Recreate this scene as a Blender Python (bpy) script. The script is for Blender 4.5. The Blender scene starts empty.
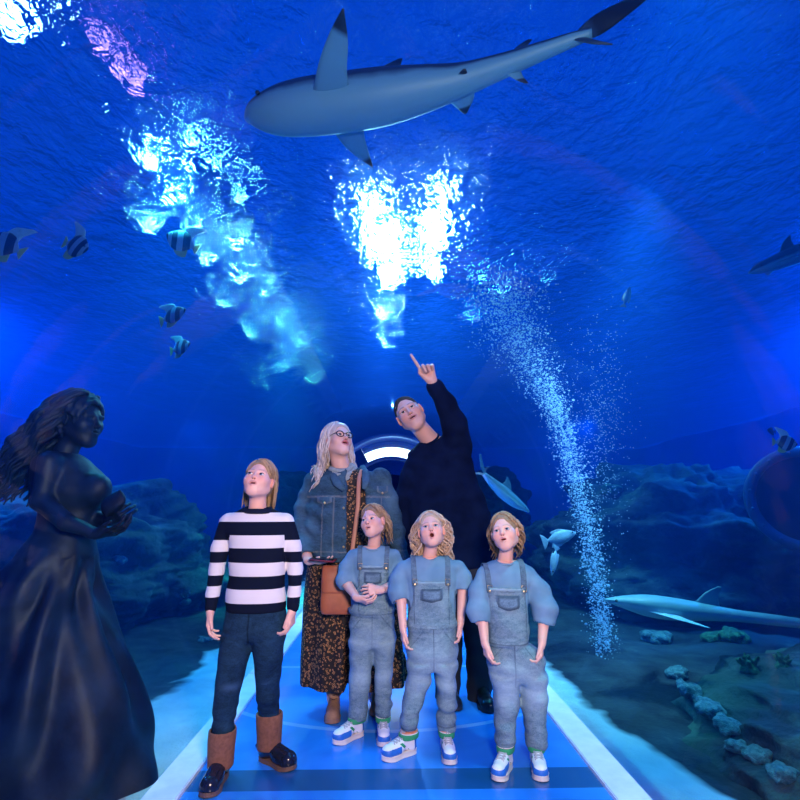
import bpy, bmesh, math, random
import numpy as np
from mathutils import Vector, Matrix, Quaternion, noise as mnoise
R = math.radians
random.seed(7); rng = np.random.default_rng(7)
S = bpy.context.scene
COL = S.collection
CAMH = 1.12; PITCH = math.atan(110/500); YAW = math.atan(10/512)
F = 500.0
# ---------------------------------------------------------------- camera
cd = bpy.data.cameras.new('camera'); cam = bpy.data.objects.new('camera', cd); COL.objects.link(cam)
cd.sensor_width = 36; cd.lens = 36*F/800; cd.clip_start = .05; cd.clip_end = 200
cam.location = (0, 0, CAMH); cam.rotation_euler = (math.pi/2+PITCH, 0, -YAW)
S.camera = cam
CM = cam.rotation_euler.to_matrix()
CF = CM @ Vector((0, 0, -1)); CR = CM @ Vector((1, 0, 0)); CU = CM @ Vector((0, 1, 0))
CO = Vector((0, 0, CAMH))
def ray(px, py): return CF + CR*((px-400)/F) - CU*((py-400)/F)
def at(px, py, y):                      # point seen at a pixel, at world depth y
    d = ray(px, py); return CO + d*(y/d.y)
def atz(px, py, z):                     # the same at world height z
    d = ray(px, py); return CO + d*((z-CAMH)/d.z)
# ---------------------------------------------------------------- view
S.view_settings.view_transform = 'Standard'; S.view_settings.look = 'None'
S.view_settings.exposure = 0; S.view_settings.gamma = 1; S.view_settings.use_curve_mapping = False
# ---------------------------------------------------------------- objects
def tag(o, label=None, cat=None, group=None, kind=None):
    if label: o['label'] = label
    if cat: o['category'] = cat
    if group: o['group'] = group
    if kind: o['kind'] = kind
    return o
def empty(name, loc, rz=0):
    o = bpy.data.objects.new(name, None); COL.objects.link(o); o.location = loc
    o.rotation_euler = (0, 0, rz); o.empty_display_size = .1
    return o
def link(name, me, mat=None, parent=None, smooth=True):
    o = bpy.data.objects.new(name, me); COL.objects.link(o)
    if mat is not None:
        for m in (mat if isinstance(mat, (list, tuple)) else [mat]): me.materials.append(m)
    if smooth and len(me.polygons): me.polygons.foreach_set('use_smooth', [True]*len(me.polygons))
    if parent is not None:
        o.parent = parent
        bpy.context.view_layer.update() if False else None
        mw = parent_matrix(parent)
        o.matrix_parent_inverse = mw.inverted()
    return o
def parent_matrix(p):
    m = Matrix.LocRotScale(p.location, p.rotation_euler, p.scale)
    if p.parent is not None: m = parent_matrix(p.parent) @ p.matrix_parent_inverse @ m
    return m
def mesh(name, V, Fc):
    me = bpy.data.meshes.new(name)
    V = np.asarray(V, dtype=np.float32)
    if isinstance(Fc, np.ndarray):
        n, k = Fc.shape
        me.vertices.add(len(V)); me.vertices.foreach_set('co', V.ravel())
        me.loops.add(n*k); me.loops.foreach_set('vertex_index', Fc.astype(np.int32).ravel())
        me.polygons.add(n); me.polygons.foreach_set('loop_start', np.arange(0, n*k, k, dtype=np.int32))
        me.update(calc_edges=True); me.validate()
    else:
        me.from_pydata([tuple(map(float, v)) for v in V], [], [tuple(map(int, f)) for f in Fc]); me.update()
    return me
class MB:                                # collects shapes into one mesh
    def __init__(s): s.V = []; s.F = []; s.n = 0
    def add(s, V, Fc):
        V = [tuple(v) for v in V]
        s.V += V; s.F += [tuple(i+s.n for i in f) for f in Fc]; s.n += len(V); return s
    def box(s, c, d, rot=None, bev=0):
        bm = bmesh.new(); bmesh.ops.create_cube(bm, size=1)
        bmesh.ops.scale(bm, vec=d, verts=bm.verts)
        if bev: bmesh.ops.bevel(bm, geom=bm.edges[:], offset=bev, segments=2, affect='EDGES')
        M = Matrix.Translation(c) @ (rot.to_4x4() if rot is not None else Matrix())
        bm.verts.ensure_lookup_table()
        s.add([M @ v.co for v in bm.verts], [[v.index for v in f.verts] for f in bm.faces]); bm.free(); return s
    def ico(s, c, r, sub=2, sc=(1, 1, 1), rot=None):
        bm = bmesh.new(); bmesh.ops.create_icosphere(bm, subdivisions=sub, radius=1)
        M = Matrix.Translation(c) @ (rot.to_4x4() if rot is not None else Matrix()) @ Matrix.Diagonal((r*sc[0], r*sc[1], r*sc[2], 1))
        s.add([M @ v.co for v in bm.verts], [[v.index for v in f.verts] for f in bm.faces]); bm.free(); return s
    def tube(s, pts, rad, n=8, flat=1.0, up=None):
        pts = [Vector(p) for p in pts]; k = len(pts)
        rad = rad if hasattr(rad, '__len__') else [rad]*k
        V = []; prev = None
        for i, p in enumerate(pts):
            t = (pts[min(i+1, k-1)]-pts[max(i-1, 0)]).normalized()
            u = (Vector(up) if up is not None else (prev if prev is not None else (Vector((0, 0, 1)) if abs(t.z) < .9 else Vector((0, 1, 0)))))
            u = (u - t*u.dot(t))
            if u.length < 1e-5: u = t.orthogonal()
            u.normalize(); w = t.cross(u); prev = u
            for j in range(n):
                a = 2*math.pi*j/n
                V.append(p + (w*math.cos(a) + u*math.sin(a)*flat)*rad[i])
        Fc = [(i*n+j, i*n+(j+1) % n, (i+1)*n+(j+1) % n, (i+1)*n+j) for i in range(k-1) for j in range(n)]
        Fc += [tuple(range(n))[::-1], tuple((k-1)*n+j for j in range(n))]
        return s.add(V, Fc)
    def grid(s, fn, nu, nv, closed_u=False):
        V = [fn(i/(nu-1) if not closed_u else i/nu, j/(nv-1)) for i in range(nu) for j in range(nv)]
        Fc = []
        for i in range(nu if closed_u else nu-1):
            for j in range(nv-1):
                a = i*nv+j; b = ((i+1) % nu)*nv+j
                Fc.append((a, b, b+1, a+1))
        return s.add(V, Fc)
    def build(s, name, mat=None, parent=None, smooth=True):
        return link(name, mesh(name, s.V, s.F), mat, parent, smooth)
# ---------------------------------------------------------------- materials
class NT:
    def __init__(s, name):
        s.m = bpy.data.materials.new(name); s.m.use_nodes = True; s.t = s.m.node_tree; s.t.nodes.clear()
        s.out = s.t.nodes.new('ShaderNodeOutputMaterial')
    def n(s, typ, **kw):
        nd = s.t.nodes.new('ShaderNode'+typ)
        for k, v in kw.items():
            if k.startswith('i_'): s.set(nd, k[2:], v)
            else: setattr(nd, k, v)
        return nd
    def set(s, nd, key, v):
        key = key.replace('_', ' ') if key.replace('_', ' ') in nd.inputs else key
        if key.isdigit(): key = int(key)
        if isinstance(v, bpy.types.NodeSocket): s.t.links.new(v, nd.inputs[key])
        elif isinstance(v, bpy.types.Node): s.t.links.new(v.outputs[0], nd.inputs[key])
        else: nd.inputs[key].default_value = (*v, 1) if isinstance(v, tuple) and len(v) == 3 and nd.inputs[key].type == 'RGBA' else v
    def link(s, a, b): s.t.links.new(a, b)
    def math(s, op, a, b=0.0, c=None, clamp=False):
        nd = s.t.nodes.new('ShaderNodeMath'); nd.operation = op; nd.use_clamp = clamp
        for i, v in enumerate((a, b) if c is None else (a, b, c)): s.set(nd, str(i), v)
        return nd.outputs[0]
    def ramp(s, fac, stops, interp='LINEAR'):
        nd = s.t.nodes.new('ShaderNodeValToRGB'); cr = nd.color_ramp; cr.interpolation = interp
        while len(cr.elements) < len(stops): cr.elements.new(.5)
        for e, (p, c) in zip(cr.elements, stops): e.position = p; e.color = (*c, 1) if len(c) == 3 else c
        s.set(nd, 'Fac', fac); return nd.outputs[0]
    def mix(s, fac, a, b, mode='MIX'):
        nd = s.t.nodes.new('ShaderNodeMix'); nd.data_type = 'RGBA'; nd.blend_type = mode
        s.set(nd, '0', fac)
        for i, v in ((6, a), (7, b)):
            if isinstance(v, bpy.types.NodeSocket): s.t.links.new(v, nd.inputs[i])
            else: nd.inputs[i].default_value = (*v, 1) if len(v) == 3 else v
        return nd.outputs[2]
    def coord(s, kind='Object', scale=None, rot=None):
        tc = s.t.nodes.new('ShaderNodeTexCoord')
        if scale is None: return tc.outputs[kind]
        mp = s.t.nodes.new('ShaderNodeMapping'); s.link(tc.outputs[kind], mp.inputs[0]); mp.inputs['Scale'].default_value = scale
        if rot: mp.inputs['Rotation'].default_value = rot
        return mp.outputs[0]
    def noise(s, vec, scale=5, detail=3, rough=.5, dist=0):
        return s.n('TexNoise', i_Vector=vec, i_Scale=float(scale), i_Detail=float(detail), i_Roughness=float(rough), i_Distortion=float(dist)).outputs['Fac']
    def attr(s, name): return s.n('Attribute', attribute_name=name).outputs['Fac']
    def bump(s, h, strength=.3, dist=.01):
        return s.n('Bump', i_Height=h, i_Strength=strength, i_Distance=dist).outputs[0]
    def bsdf(s, color, rough=.6, metal=0, normal=None, **kw):
        b = s.t.nodes.new('ShaderNodeBsdfPrincipled')
        s.set(b, 'Base Color', color); s.set(b, 'Roughness', rough); s.set(b, 'Metallic', metal)
        if normal is not None: s.set(b, 'Normal', normal)
        for k, v in kw.items(): s.set(b, k.replace('_', ' '), v)
        s.link(b.outputs[0], s.out.inputs[0]); return b
def simple(name, color, rough=.6, metal=0, var=.0, scale=30, bump=0, **kw):
    t = NT(name); v = t.coord('Object'); c = color; nz = None
    if var or bump: nz = t.noise(v, scale, 4, .6)
    if var:
        c = t.ramp(nz, [(.25, tuple(x*(1-var) for x in color)), (.75, tuple(min(1, x*(1+var)) for x in color))])
    t.bsdf(c, rough, metal, t.bump(nz, bump, .005) if bump else None, **kw)
    return t.m
def fbm(p, o=4):
    return mnoise.fractal(Vector(p), 1.0, 2.0, o)
# ================================================================ THE TUNNEL AND THE TANK
Y0, Y1 = -3.5, 17.0
TX = .03                                 # tunnel axis
TA, TC, TB = 1.235, .85, 1.45
def arch(n=48, k=1.0):
    a0 = math.asin(-TC/TB)
    return [(TX+TA*k*math.cos(a), TC+TB*k*math.sin(a)) for a in [a0+(math.pi-2*a0)*i/n for i in range(n+1)]]
WZ = 4.3                                 # water surface height
# ---- water (volume outside the tunnel)
def water_material():
    t = NT('sea_water')
    t.link(t.n('BsdfTransparent').outputs[0], t.out.inputs[0])
    sc = t.n('VolumeScatter', i_Color=(.03, .24, 1.0), i_Density=WATER_S, i_Anisotropy=.35)
    ab = t.n('VolumeAbsorption', i_Color=(.0, .76, .95), i_Density=WATER_A)
    ad = t.n('AddShader'); t.link(sc.outputs[0], ad.inputs[0]); t.link(ab.outputs[0], ad.inputs[1])
    t.link(ad.outputs[0], t.out.inputs['Volume'])
    return t.m
WATER_S, WATER_A = .055, .26
XO = 13.0
prof = [(-XO, -1.2), (-XO, WZ), (XO, WZ), (XO, -1.2), (TX+TA*.9, -1.2)] + arch(48, 1.012) + [(TX-TA*.9, -1.2)]
def extrude(prof, y0, y1):
    n = len(prof)
    V = [(x, y0, z) for x, z in prof]+[(x, y1, z) for x, z in prof]
    Fc = [(i, (i+1) % n, n+(i+1) % n, n+i) for i in range(n)]+[tuple(range(n))[::-1], tuple(range(n, 2*n))]
    return V, Fc
b = MB(); b.add(*extrude(prof, Y0, 26)); w = b.build('water', water_material(), None, False)
bm = bmesh.new(); bm.from_mesh(w.data); bmesh.ops.recalc_face_normals(bm, faces=bm.faces); bm.to_mesh(w.data); bm.free()
tag(w, kind='structure')
# ---- rippled surface of the water, seen from below
def surface_material():
    t = NT('rippled_water_surface')
    v = t.coord('Object')
    v1 = t.coord('Object', (1, .55, 1), (0, 0, .5))
    n1 = t.noise(v1, 1.6, 3, .55, .4); n2 = t.noise(v, 5.5, 3, .6, .6); n3 = t.noise(v1, 17, 2, .6, .8)
    h = t.math('ADD', t.math('MULTIPLY', n1, .34), t.math('ADD', t.math('MULTIPLY', n2, .12), t.math('ADD', t.math('MULTIPLY', n3, .034), t.math('MULTIPLY', t.noise(v1, 40, 2, .6), .010))))
    nb = t.n('Bump', i_Height=h, i_Strength=1.0, i_Distance=1.0).outputs[0]
    rf = t.n('BsdfRefraction', i_Color=(.75, .9, 1), i_Roughness=.045, i_IOR=1.10, i_Normal=nb)
    r2 = t.n('BsdfRefraction', i_Color=(.75, .9, 1), i_Roughness=.04, i_IOR=1.045, i_Normal=nb)
    r3 = t.n('BsdfRefraction', i_Color=(.5, .75, 1), i_Roughness=.42, i_IOR=1.06, i_Normal=nb)
    m1 = t.n('MixShader', i_0=.5); t.link(rf.outputs[0], m1.inputs[1]); t.link(r2.outputs[0], m1.inputs[2])
    m2 = t.n('MixShader', i_0=.10); t.link(m1.outputs[0], m2.inputs[1]); t.link(r3.outputs[0], m2.inputs[2]); rf = m2
    gl = t.n('BsdfGlossy', i_Color=(.25, .45, .9), i_Roughness=.10, i_Normal=nb)
    tr = t.n('BsdfTransparent', i_Color=(.8, .92, 1))
    a = t.n('MixShader', i_0=.45); t.link(rf.outputs[0], a.inputs[1]); t.link(gl.outputs[0], a.inputs[2])
    c = t.n('MixShader', i_0=.35); t.link(a.outputs[0], c.inputs[1]); t.link(tr.outputs[0], c.inputs[2])
    t.link(c.outputs[0], t.out.inputs[0]); return t.m
b = MB(); NX, NY = 90, 110
def sf(u, v):
    x = -XO+2*XO*u; y = Y0+(26-Y0)*v
    return (x, y, WZ+.02+.05*fbm((x*.8, y*.55, 3.1), 3))
b.grid(sf, NX, NY); o = b.build('water_surface', surface_material()); tag(o, kind='structure')
# ---- the acrylic vault
def acrylic_material():
    t = NT('clear_acrylic')
    fr = t.n('Fresnel', i_IOR=1.14)
    gl = t.n('BsdfGlossy', i_Color=(.9, .95, 1), i_Roughness=.03)
    tr = t.n('BsdfTransparent', i_Color=(.97, .985, 1))
    m = t.n('MixShader'); t.link(fr.outputs[0], m.inputs[0]); t.link(tr.outputs[0], m.inputs[1]); t.link(gl.outputs[0], m.inputs[2])
    t.link(m.outputs[0], t.out.inputs[0]); return t.m
AC = acrylic_material()
ar = arch(64)
b = MB(); segs = [Y0+.02, 8.15, Y1]
for k in range(2):
    ya, yb = segs[k]+(.0 if k == 0 else .06), segs[k+1]-.02
    b = MB(); nn = 24
    b.add([(x, ya+(yb-ya)*j/nn, z) for j in range(nn+1) for x, z in ar], [(j*65+i, j*65+i+1, (j+1)*65+i+1, (j+1)*65+i) for j in range(nn) for i in range(64)])
    o = b.build('window_%d' % (k+1), AC); tag(o, kind='structure')
steel = simple('dull_joint_metal', (.18, .25, .40), .45, .3)
def ring(name, y, w_, k0=1.0, k1=.965, mat=None):
    b = MB(); A = arch(64, k0); B = arch(64, k1)
    n = len(A); V = [(x, yy, z) for yy in (y, y+w_) for P in (A, B) for x, z in P]
    Fc = []
    for i in range(n-1):
        Fc += [(i, i+1, n+i+1, n+i), (2*n+i, 3*n+i, 3*n+i+1, 2*n+i+1), (n+i, n+i+1, 3*n+i+1, 3*n+i), (i, 2*n+i, 2*n+i+1, i+1)]
    b.add(V, Fc); return b.build(name, mat or steel)
tag(ring('trim_1', 8.15, .07), kind='structure')
tag(ring('trim_2', 11.6, .07), kind='structure')
# ---- floor
def floor_material():
    t = NT('blue_resin_floor'); v = t.coord('Object')
    n1 = t.noise(v, 1.3, 4, .6, .5); n2 = t.noise(v, 40, 3, .6)
    c = t.ramp(n1, [(.3, (.012, .16, .60)), (.7, (.03, .30, .85))])
    # curved pale line inlaid across the walkway
    sx = t.n('SeparateXYZ', i_Vector=v)
    dx = t.math('SUBTRACT', sx.outputs[0], .0); dy = t.math('SUBTRACT', sx.outputs[1], 4.35)
    d = t.math('SQRT', t.math('ADD', t.math('MULTIPLY', dx, dx), t.math('MULTIPLY', dy, dy)))
    ln = t.math('LESS_THAN', t.math('ABSOLUTE', t.math('SUBTRACT', d, 1.45)), .018)
    ln2 = t.math('LESS_THAN', t.math('ABSOLUTE', t.math('SUBTRACT', sx.outputs[1], 4.0)), .02)
    c = t.mix(t.math('MULTIPLY', t.math('MAXIMUM', ln, ln2), .5), c, (.25, .5, .8))
    jn = t.math('LESS_THAN', t.math('ABSOLUTE', t.math('SUBTRACT', sx.outputs[1], 2.43)), .085)
    c = t.mix(t.math('MULTIPLY', jn, .8), c, (.006, .06, .16))
    t.bsdf(c, t.ramp(n1, [(.3, (.12,)*3), (.7, (.3,)*3)]), 0, t.bump(t.math('ADD', n2, t.math('MULTIPLY', n1, 4)), .12, .003)); return t.m
b = MB(); b.box((TX, (Y0+Y1)/2, -.05), (2.0, Y1-Y0, .1)); o = b.build('floor', floor_material(), None, False); tag(o, kind='structure')
def strip_material():
    t = NT('pale_kerb_strip'); v = t.coord('Object'); n1 = t.noise(v, 8, 4, .6)
    t.bsdf(t.ramp(n1, [(.3, (.62, .66, .78)), (.7, (.8, .82, .9))]), .45, 0, t.bump(n1, .1, .004)); return t.m
SM = strip_material()
for s_, nm in ((-1, 'left'), (1, 'right')):
    y = Y0; k = 0; b = MB()
    while y < Y1:
        b.box((TX+s_*.93, y+.91, .004), (.14, 1.815, .03), None, .004); y += 1.825
    o = b.build('baseboard_'+nm, SM, None, False); tag(o, kind='structure')
bk = simple('dark_end_wall', (.01, .03, .09), .7)
b = MB(); P = [(x, Y1+.0, z) for x, z in arch(32, 1.0)]; b.add(P, [tuple(range(len(P)))]); tag(b.build('wall_back', bk, None, False), kind='structure')
b = MB(); P = [(x, Y0+.05, z) for x, z in arch(32, 1.0)]; b.add(P, [tuple(range(len(P)))]); tag(b.build('wall_front', bk, None, False), kind='structure')
# ---- tank walls and bed
def rock_material(name, a, b_, c, sc=2.2):
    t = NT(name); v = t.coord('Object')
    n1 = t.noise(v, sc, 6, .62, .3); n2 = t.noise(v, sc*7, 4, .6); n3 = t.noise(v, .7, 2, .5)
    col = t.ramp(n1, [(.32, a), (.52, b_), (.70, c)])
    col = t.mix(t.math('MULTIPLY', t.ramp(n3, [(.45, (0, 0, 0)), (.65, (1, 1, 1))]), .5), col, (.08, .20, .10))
    t.bsdf(col, .85, 0, t.bump(t.math('ADD', n1, t.math('MULTIPLY', n2, .3)), .8, .08)); return t.m
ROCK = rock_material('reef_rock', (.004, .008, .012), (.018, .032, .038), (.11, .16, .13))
def sand_material():
    t = NT('coral_sand_and_rubble'); v = t.coord('Object'); n1 = t.noise(v, 3, 5, .6); n2 = t.noise(v, 60, 3, .6); sx = t.n('SeparateXYZ', i_Vector=v).outputs[0]
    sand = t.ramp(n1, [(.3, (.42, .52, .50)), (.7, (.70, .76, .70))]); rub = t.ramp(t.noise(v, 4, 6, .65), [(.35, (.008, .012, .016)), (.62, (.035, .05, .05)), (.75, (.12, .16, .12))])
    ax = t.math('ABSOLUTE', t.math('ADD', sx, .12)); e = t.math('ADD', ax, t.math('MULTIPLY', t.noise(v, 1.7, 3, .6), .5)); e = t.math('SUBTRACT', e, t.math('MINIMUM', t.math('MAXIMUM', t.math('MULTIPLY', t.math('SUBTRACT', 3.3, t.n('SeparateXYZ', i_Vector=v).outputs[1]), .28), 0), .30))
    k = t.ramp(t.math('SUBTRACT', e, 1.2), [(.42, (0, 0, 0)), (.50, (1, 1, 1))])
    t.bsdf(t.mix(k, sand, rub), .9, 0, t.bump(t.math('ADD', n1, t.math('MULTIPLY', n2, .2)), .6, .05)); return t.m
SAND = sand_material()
for s_, nm in ((-1, 'left'), (1, 'right')):
    b = MB()
    def bed(u, v):
        x = .85+6.5*u*u+.6*u; y = Y0+.1+(25.8-Y0)*v
        z = -.10+.10*fbm((x*s_*.9, y*.9, 1), 3)*min(1, (x-1.25)*1.5 if x > 1.25 else 0)
        return (TX+s_*x, y, z)
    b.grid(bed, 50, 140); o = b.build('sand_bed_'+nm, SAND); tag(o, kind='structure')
WALL = rock_material('blue_painted_tank_wall', (.02, .10, .35), (.03, .14, .48), (.04, .20, .60), .5)
b = MB()
b.grid(lambda u, v: (-XO+.3+.5*fbm((0, u*9, v*3)), Y0+(26-Y0)*u, -1+5.2*v), 40, 16); tag(b.build('wall_left', WALL), kind='structure')
b = MB()
b.grid(lambda u, v: (XO-.3+.5*fbm((7, u*9, v*3)), Y0+(26-Y0)*u, -1+5.2*v), 40, 16); tag(b.build('wall_right', WALL), kind='structure')
b = MB()
b.grid(lambda u, v: (-XO+2*XO*u, 25.5+.5*fbm((u*9, 4, v*3)), -1+5.2*v), 40, 16); tag(b.build('wall_far', WALL), kind='structure')
# reef masses: a ridge mesh per side and depth, each a boulder pile of its own
def reef(name, s_, x0, x1, y0, y1, top, seed, foot=-.2, mat=None, label='', n=(150, 90), rough=.42):
    b = MB(); cx, cy = (x0+x1)/2, (y0+y1)/2
    def fn(u, v):
        a = 2*math.pi*u; r = math.sin(math.pi/2*min(1, (1-v)*1.0)) if v < 1 else 0
        r = (1-v**2.4)
        x = cx+(x1-x0)/2*r**.5*math.cos(a); y = cy+(y1-y0)/2*r**.5*math.sin(a)
        z = foot+(top-foot)*v
        q = Vector((x*1.1+seed, y*.9, z*1.6)); k = rough*(mnoise.fractal(q, .9, 2.1, 5)+.3*abs(mnoise.noise(q*2.3)))
        lay = .09*math.sin(z*11+3*mnoise.noise(Vector((x*.6, y*.6, seed))))+.13*(.5-abs(mnoise.noise(q*3.1)))+.05*(.5-abs(mnoise.noise(q*8.3)))
        d = Vector((math.cos(a)*r**.2, math.sin(a)*r**.2, .5*v)); p = Vector((x, y, z))+d*(k+lay)
        return (s_*p.x+TX, p.y, p.z)
    b.grid(fn, n[0], n[1], True); o = b.build(name, mat or ROCK); tag(o, label, 'rock'); return o
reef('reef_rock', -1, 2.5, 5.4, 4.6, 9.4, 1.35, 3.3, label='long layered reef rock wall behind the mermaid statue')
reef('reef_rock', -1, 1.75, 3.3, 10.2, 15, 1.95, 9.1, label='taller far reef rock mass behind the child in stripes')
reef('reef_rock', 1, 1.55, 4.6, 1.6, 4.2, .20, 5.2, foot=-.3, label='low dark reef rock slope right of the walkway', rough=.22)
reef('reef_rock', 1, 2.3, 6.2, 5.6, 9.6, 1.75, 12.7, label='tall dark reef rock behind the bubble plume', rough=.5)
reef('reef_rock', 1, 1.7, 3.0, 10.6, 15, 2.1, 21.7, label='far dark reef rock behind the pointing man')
# ---------------------------------------------------------------- lamps over the water, and added fill spots in it
def spot(loc, target, power, color, size=60, blend=.7, rad=.15, name='pond_and_fill_light'):
    l = bpy.data.lights.new(name, 'SPOT'); l.energy = power; l.color = color; l.spot_size = R(size); l.spot_blend = blend; l.shadow_soft_size = rad
    o = bpy.data.objects.new(name, l); COL.objects.link(o); o.location = loc
    o.rotation_euler = (Vector(target)-Vector(loc)).to_track_quat('-Z', 'Y').to_euler(); return o
def area(loc, target, power, color, sx, sy, name='lamp'):
    l = bpy.data.lights.new(name, 'AREA'); l.energy = power; l.color = color; l.shape = 'RECTANGLE'; l.size = sx; l.size_y = sy
    o = bpy.data.objects.new(name, l); COL.objects.link(o); o.location = loc
    o.rotation_euler = (Vector(target)-Vector(loc)).to_track_quat('-Z', 'Y').to_euler(); return o
LZ = 5.3
def lamp_at(px, py, power, color, size=70, tz=0, rad=.18, tgt=None, z=LZ):
    p = atz(px, py, z); t = tgt or (p.x*.4, p.y*.5, 0)
    return spot(p, t, power, color, size, .8, rad)
W3 = (.75, .9, 1); CY = (.25, .85, 1); BL = (.05, .28, 1)
lamp_at(381, 255, 900, (.8, .95, 1), 130, rad=.14)
lamp_at(390, 285, 500, (.8, .95, 1), 130, rad=.14)
lamp_at(437, 245, 600, (.75, .88, 1), 130, rad=.12)
lamp_at(432, 280, 300, (.75, .88, 1), 130, rad=.12)
lamp_at(372, 215, 60, (.7, .85, 1), 130, rad=.06)  # this and the next three: added to lengthen the central sparkles
lamp_at(445, 205, 60, (.7, .85, 1), 130, rad=.06)
lamp_at(384, 322, 110, (.65, .75, 1), 130, rad=.06)
lamp_at(386, 352, 60, (.6, .75, 1), 130, rad=.05)
for px, py, w_ in ((150, 170, 40), (172, 205, 50), (148, 235, 30), (195, 235, 20), (205, 265, 22), (235, 250, 20), (240, 285, 28), (222, 310, 16), (265, 300, 26), (280, 330, 30), (250, 340, 22), (300, 350, 28), (285, 375, 34), (312, 385, 34), (265, 392, 20), (215, 175, 10), (240, 205, 8), (190, 150, 8)):
    lamp_at(px, py, w_, (.4, .92, 1) if py < 240 else (.55, 1, .75), 130, rad=.05)  # many small lamps added to spread sparkles over the ripples
lamp_at(8, 30, 40, W3, 130, rad=.12)
for px, py in ((95, 55), (118, 78), (135, 95)): lamp_at(px, py, 2.2, (1, .28, .85), 130, rad=.06)
for px, py, w_ in ((500, 300, 16), (482, 285, 10), (470, 325, 14), (545, 285, 4)): lamp_at(px, py, w_, (.3, .65, 1), 130, rad=.04)
# beams added straight down into the water, for the central glow
for px, py, w_, c_, sz in ((383, 262, 3200, (.25, .5, 1), 34), (436, 262, 1500, (.2, .42, 1), 30)):
    p = atz(px, py, WZ-.1); spot(p, (p.x, p.y, 0), w_, c_, sz, 1, .2)
spot((1.5, 1.7, 4.15), (1.25, 2.4, 0), 340, (.1, .85, 1), 50, .9, .1)  # this and the next: added cyan fill on the sand
spot((-1.9, 3.9, 4.15), (-1.3, 3.6, 0), 420, (.08, .8, 1), 55, .9, .1)
spot((-1.5, 7.0, 4.15), (-1.5, 7.2, 1), 1500, (.02, 1, .7), 40, 1, .1)  # added for a teal glow in the water
spot((2.5, 4.2, 4.2), (1.6, 4.7, .6), 1400, (.45, .75, 1), 55, .8, .35)  # added to brighten the bubble plume
spot((-6.5, 7, 4.1), (-4, 6.5, 0), 2400, (.02, .24, 1), 130, 1, .2)  # this and the next: added for blue glow in the water
spot((7.0, 7, 4.1), (5, 6.0, 0), 2200, (.02, .22, 1), 130, 1, .2)
spot((4.2, 4.6, 4.1), (4.4, 5.2, 0), 700, (.02, .25, 1), 60, 1, .2)  # added for the blue haze in front of the right rock
spot((-7, 17, 4.1), (-6, 25, 2), 4500, (.02, .4, 1), 120, 1, .9)  # this and the next: added wash on the far wall
spot((7, 17, 4.1), (6, 25, 2), 4000, (.02, .3, 1), 120, 1, .2)
spot((-3.5, 2.2, 4.1), (-2.2, 2.4, .8), 160, (.03, .2, 1), 80, 1, .2)
# world
wd = bpy.data.worlds.new('world'); S.world = wd; wd.use_nodes = True; nt = wd.node_tree
bg = nt.nodes['Background']; bg.inputs[0].default_value = (.001, .055, .52, 1); bg.inputs[1].default_value = 1.4
# flash; added blue fill from above and rim light from behind
area((.35, -.15, 1.55), (0, 2.6, 1.0), 80, (1, .77, .66), .35, .25, 'camera_flash')
area((TX, 3.4, 2.22), (TX, 3.2, 0), 34, (.06, .32, 1), .8, 5, 'tunnel_fill')
spot((TX, 6.6, 2.1), (0, 2.6, 1.35), 170, (.06, .32, 1), 70, .8, 0, 'tunnel_fill')
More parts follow.
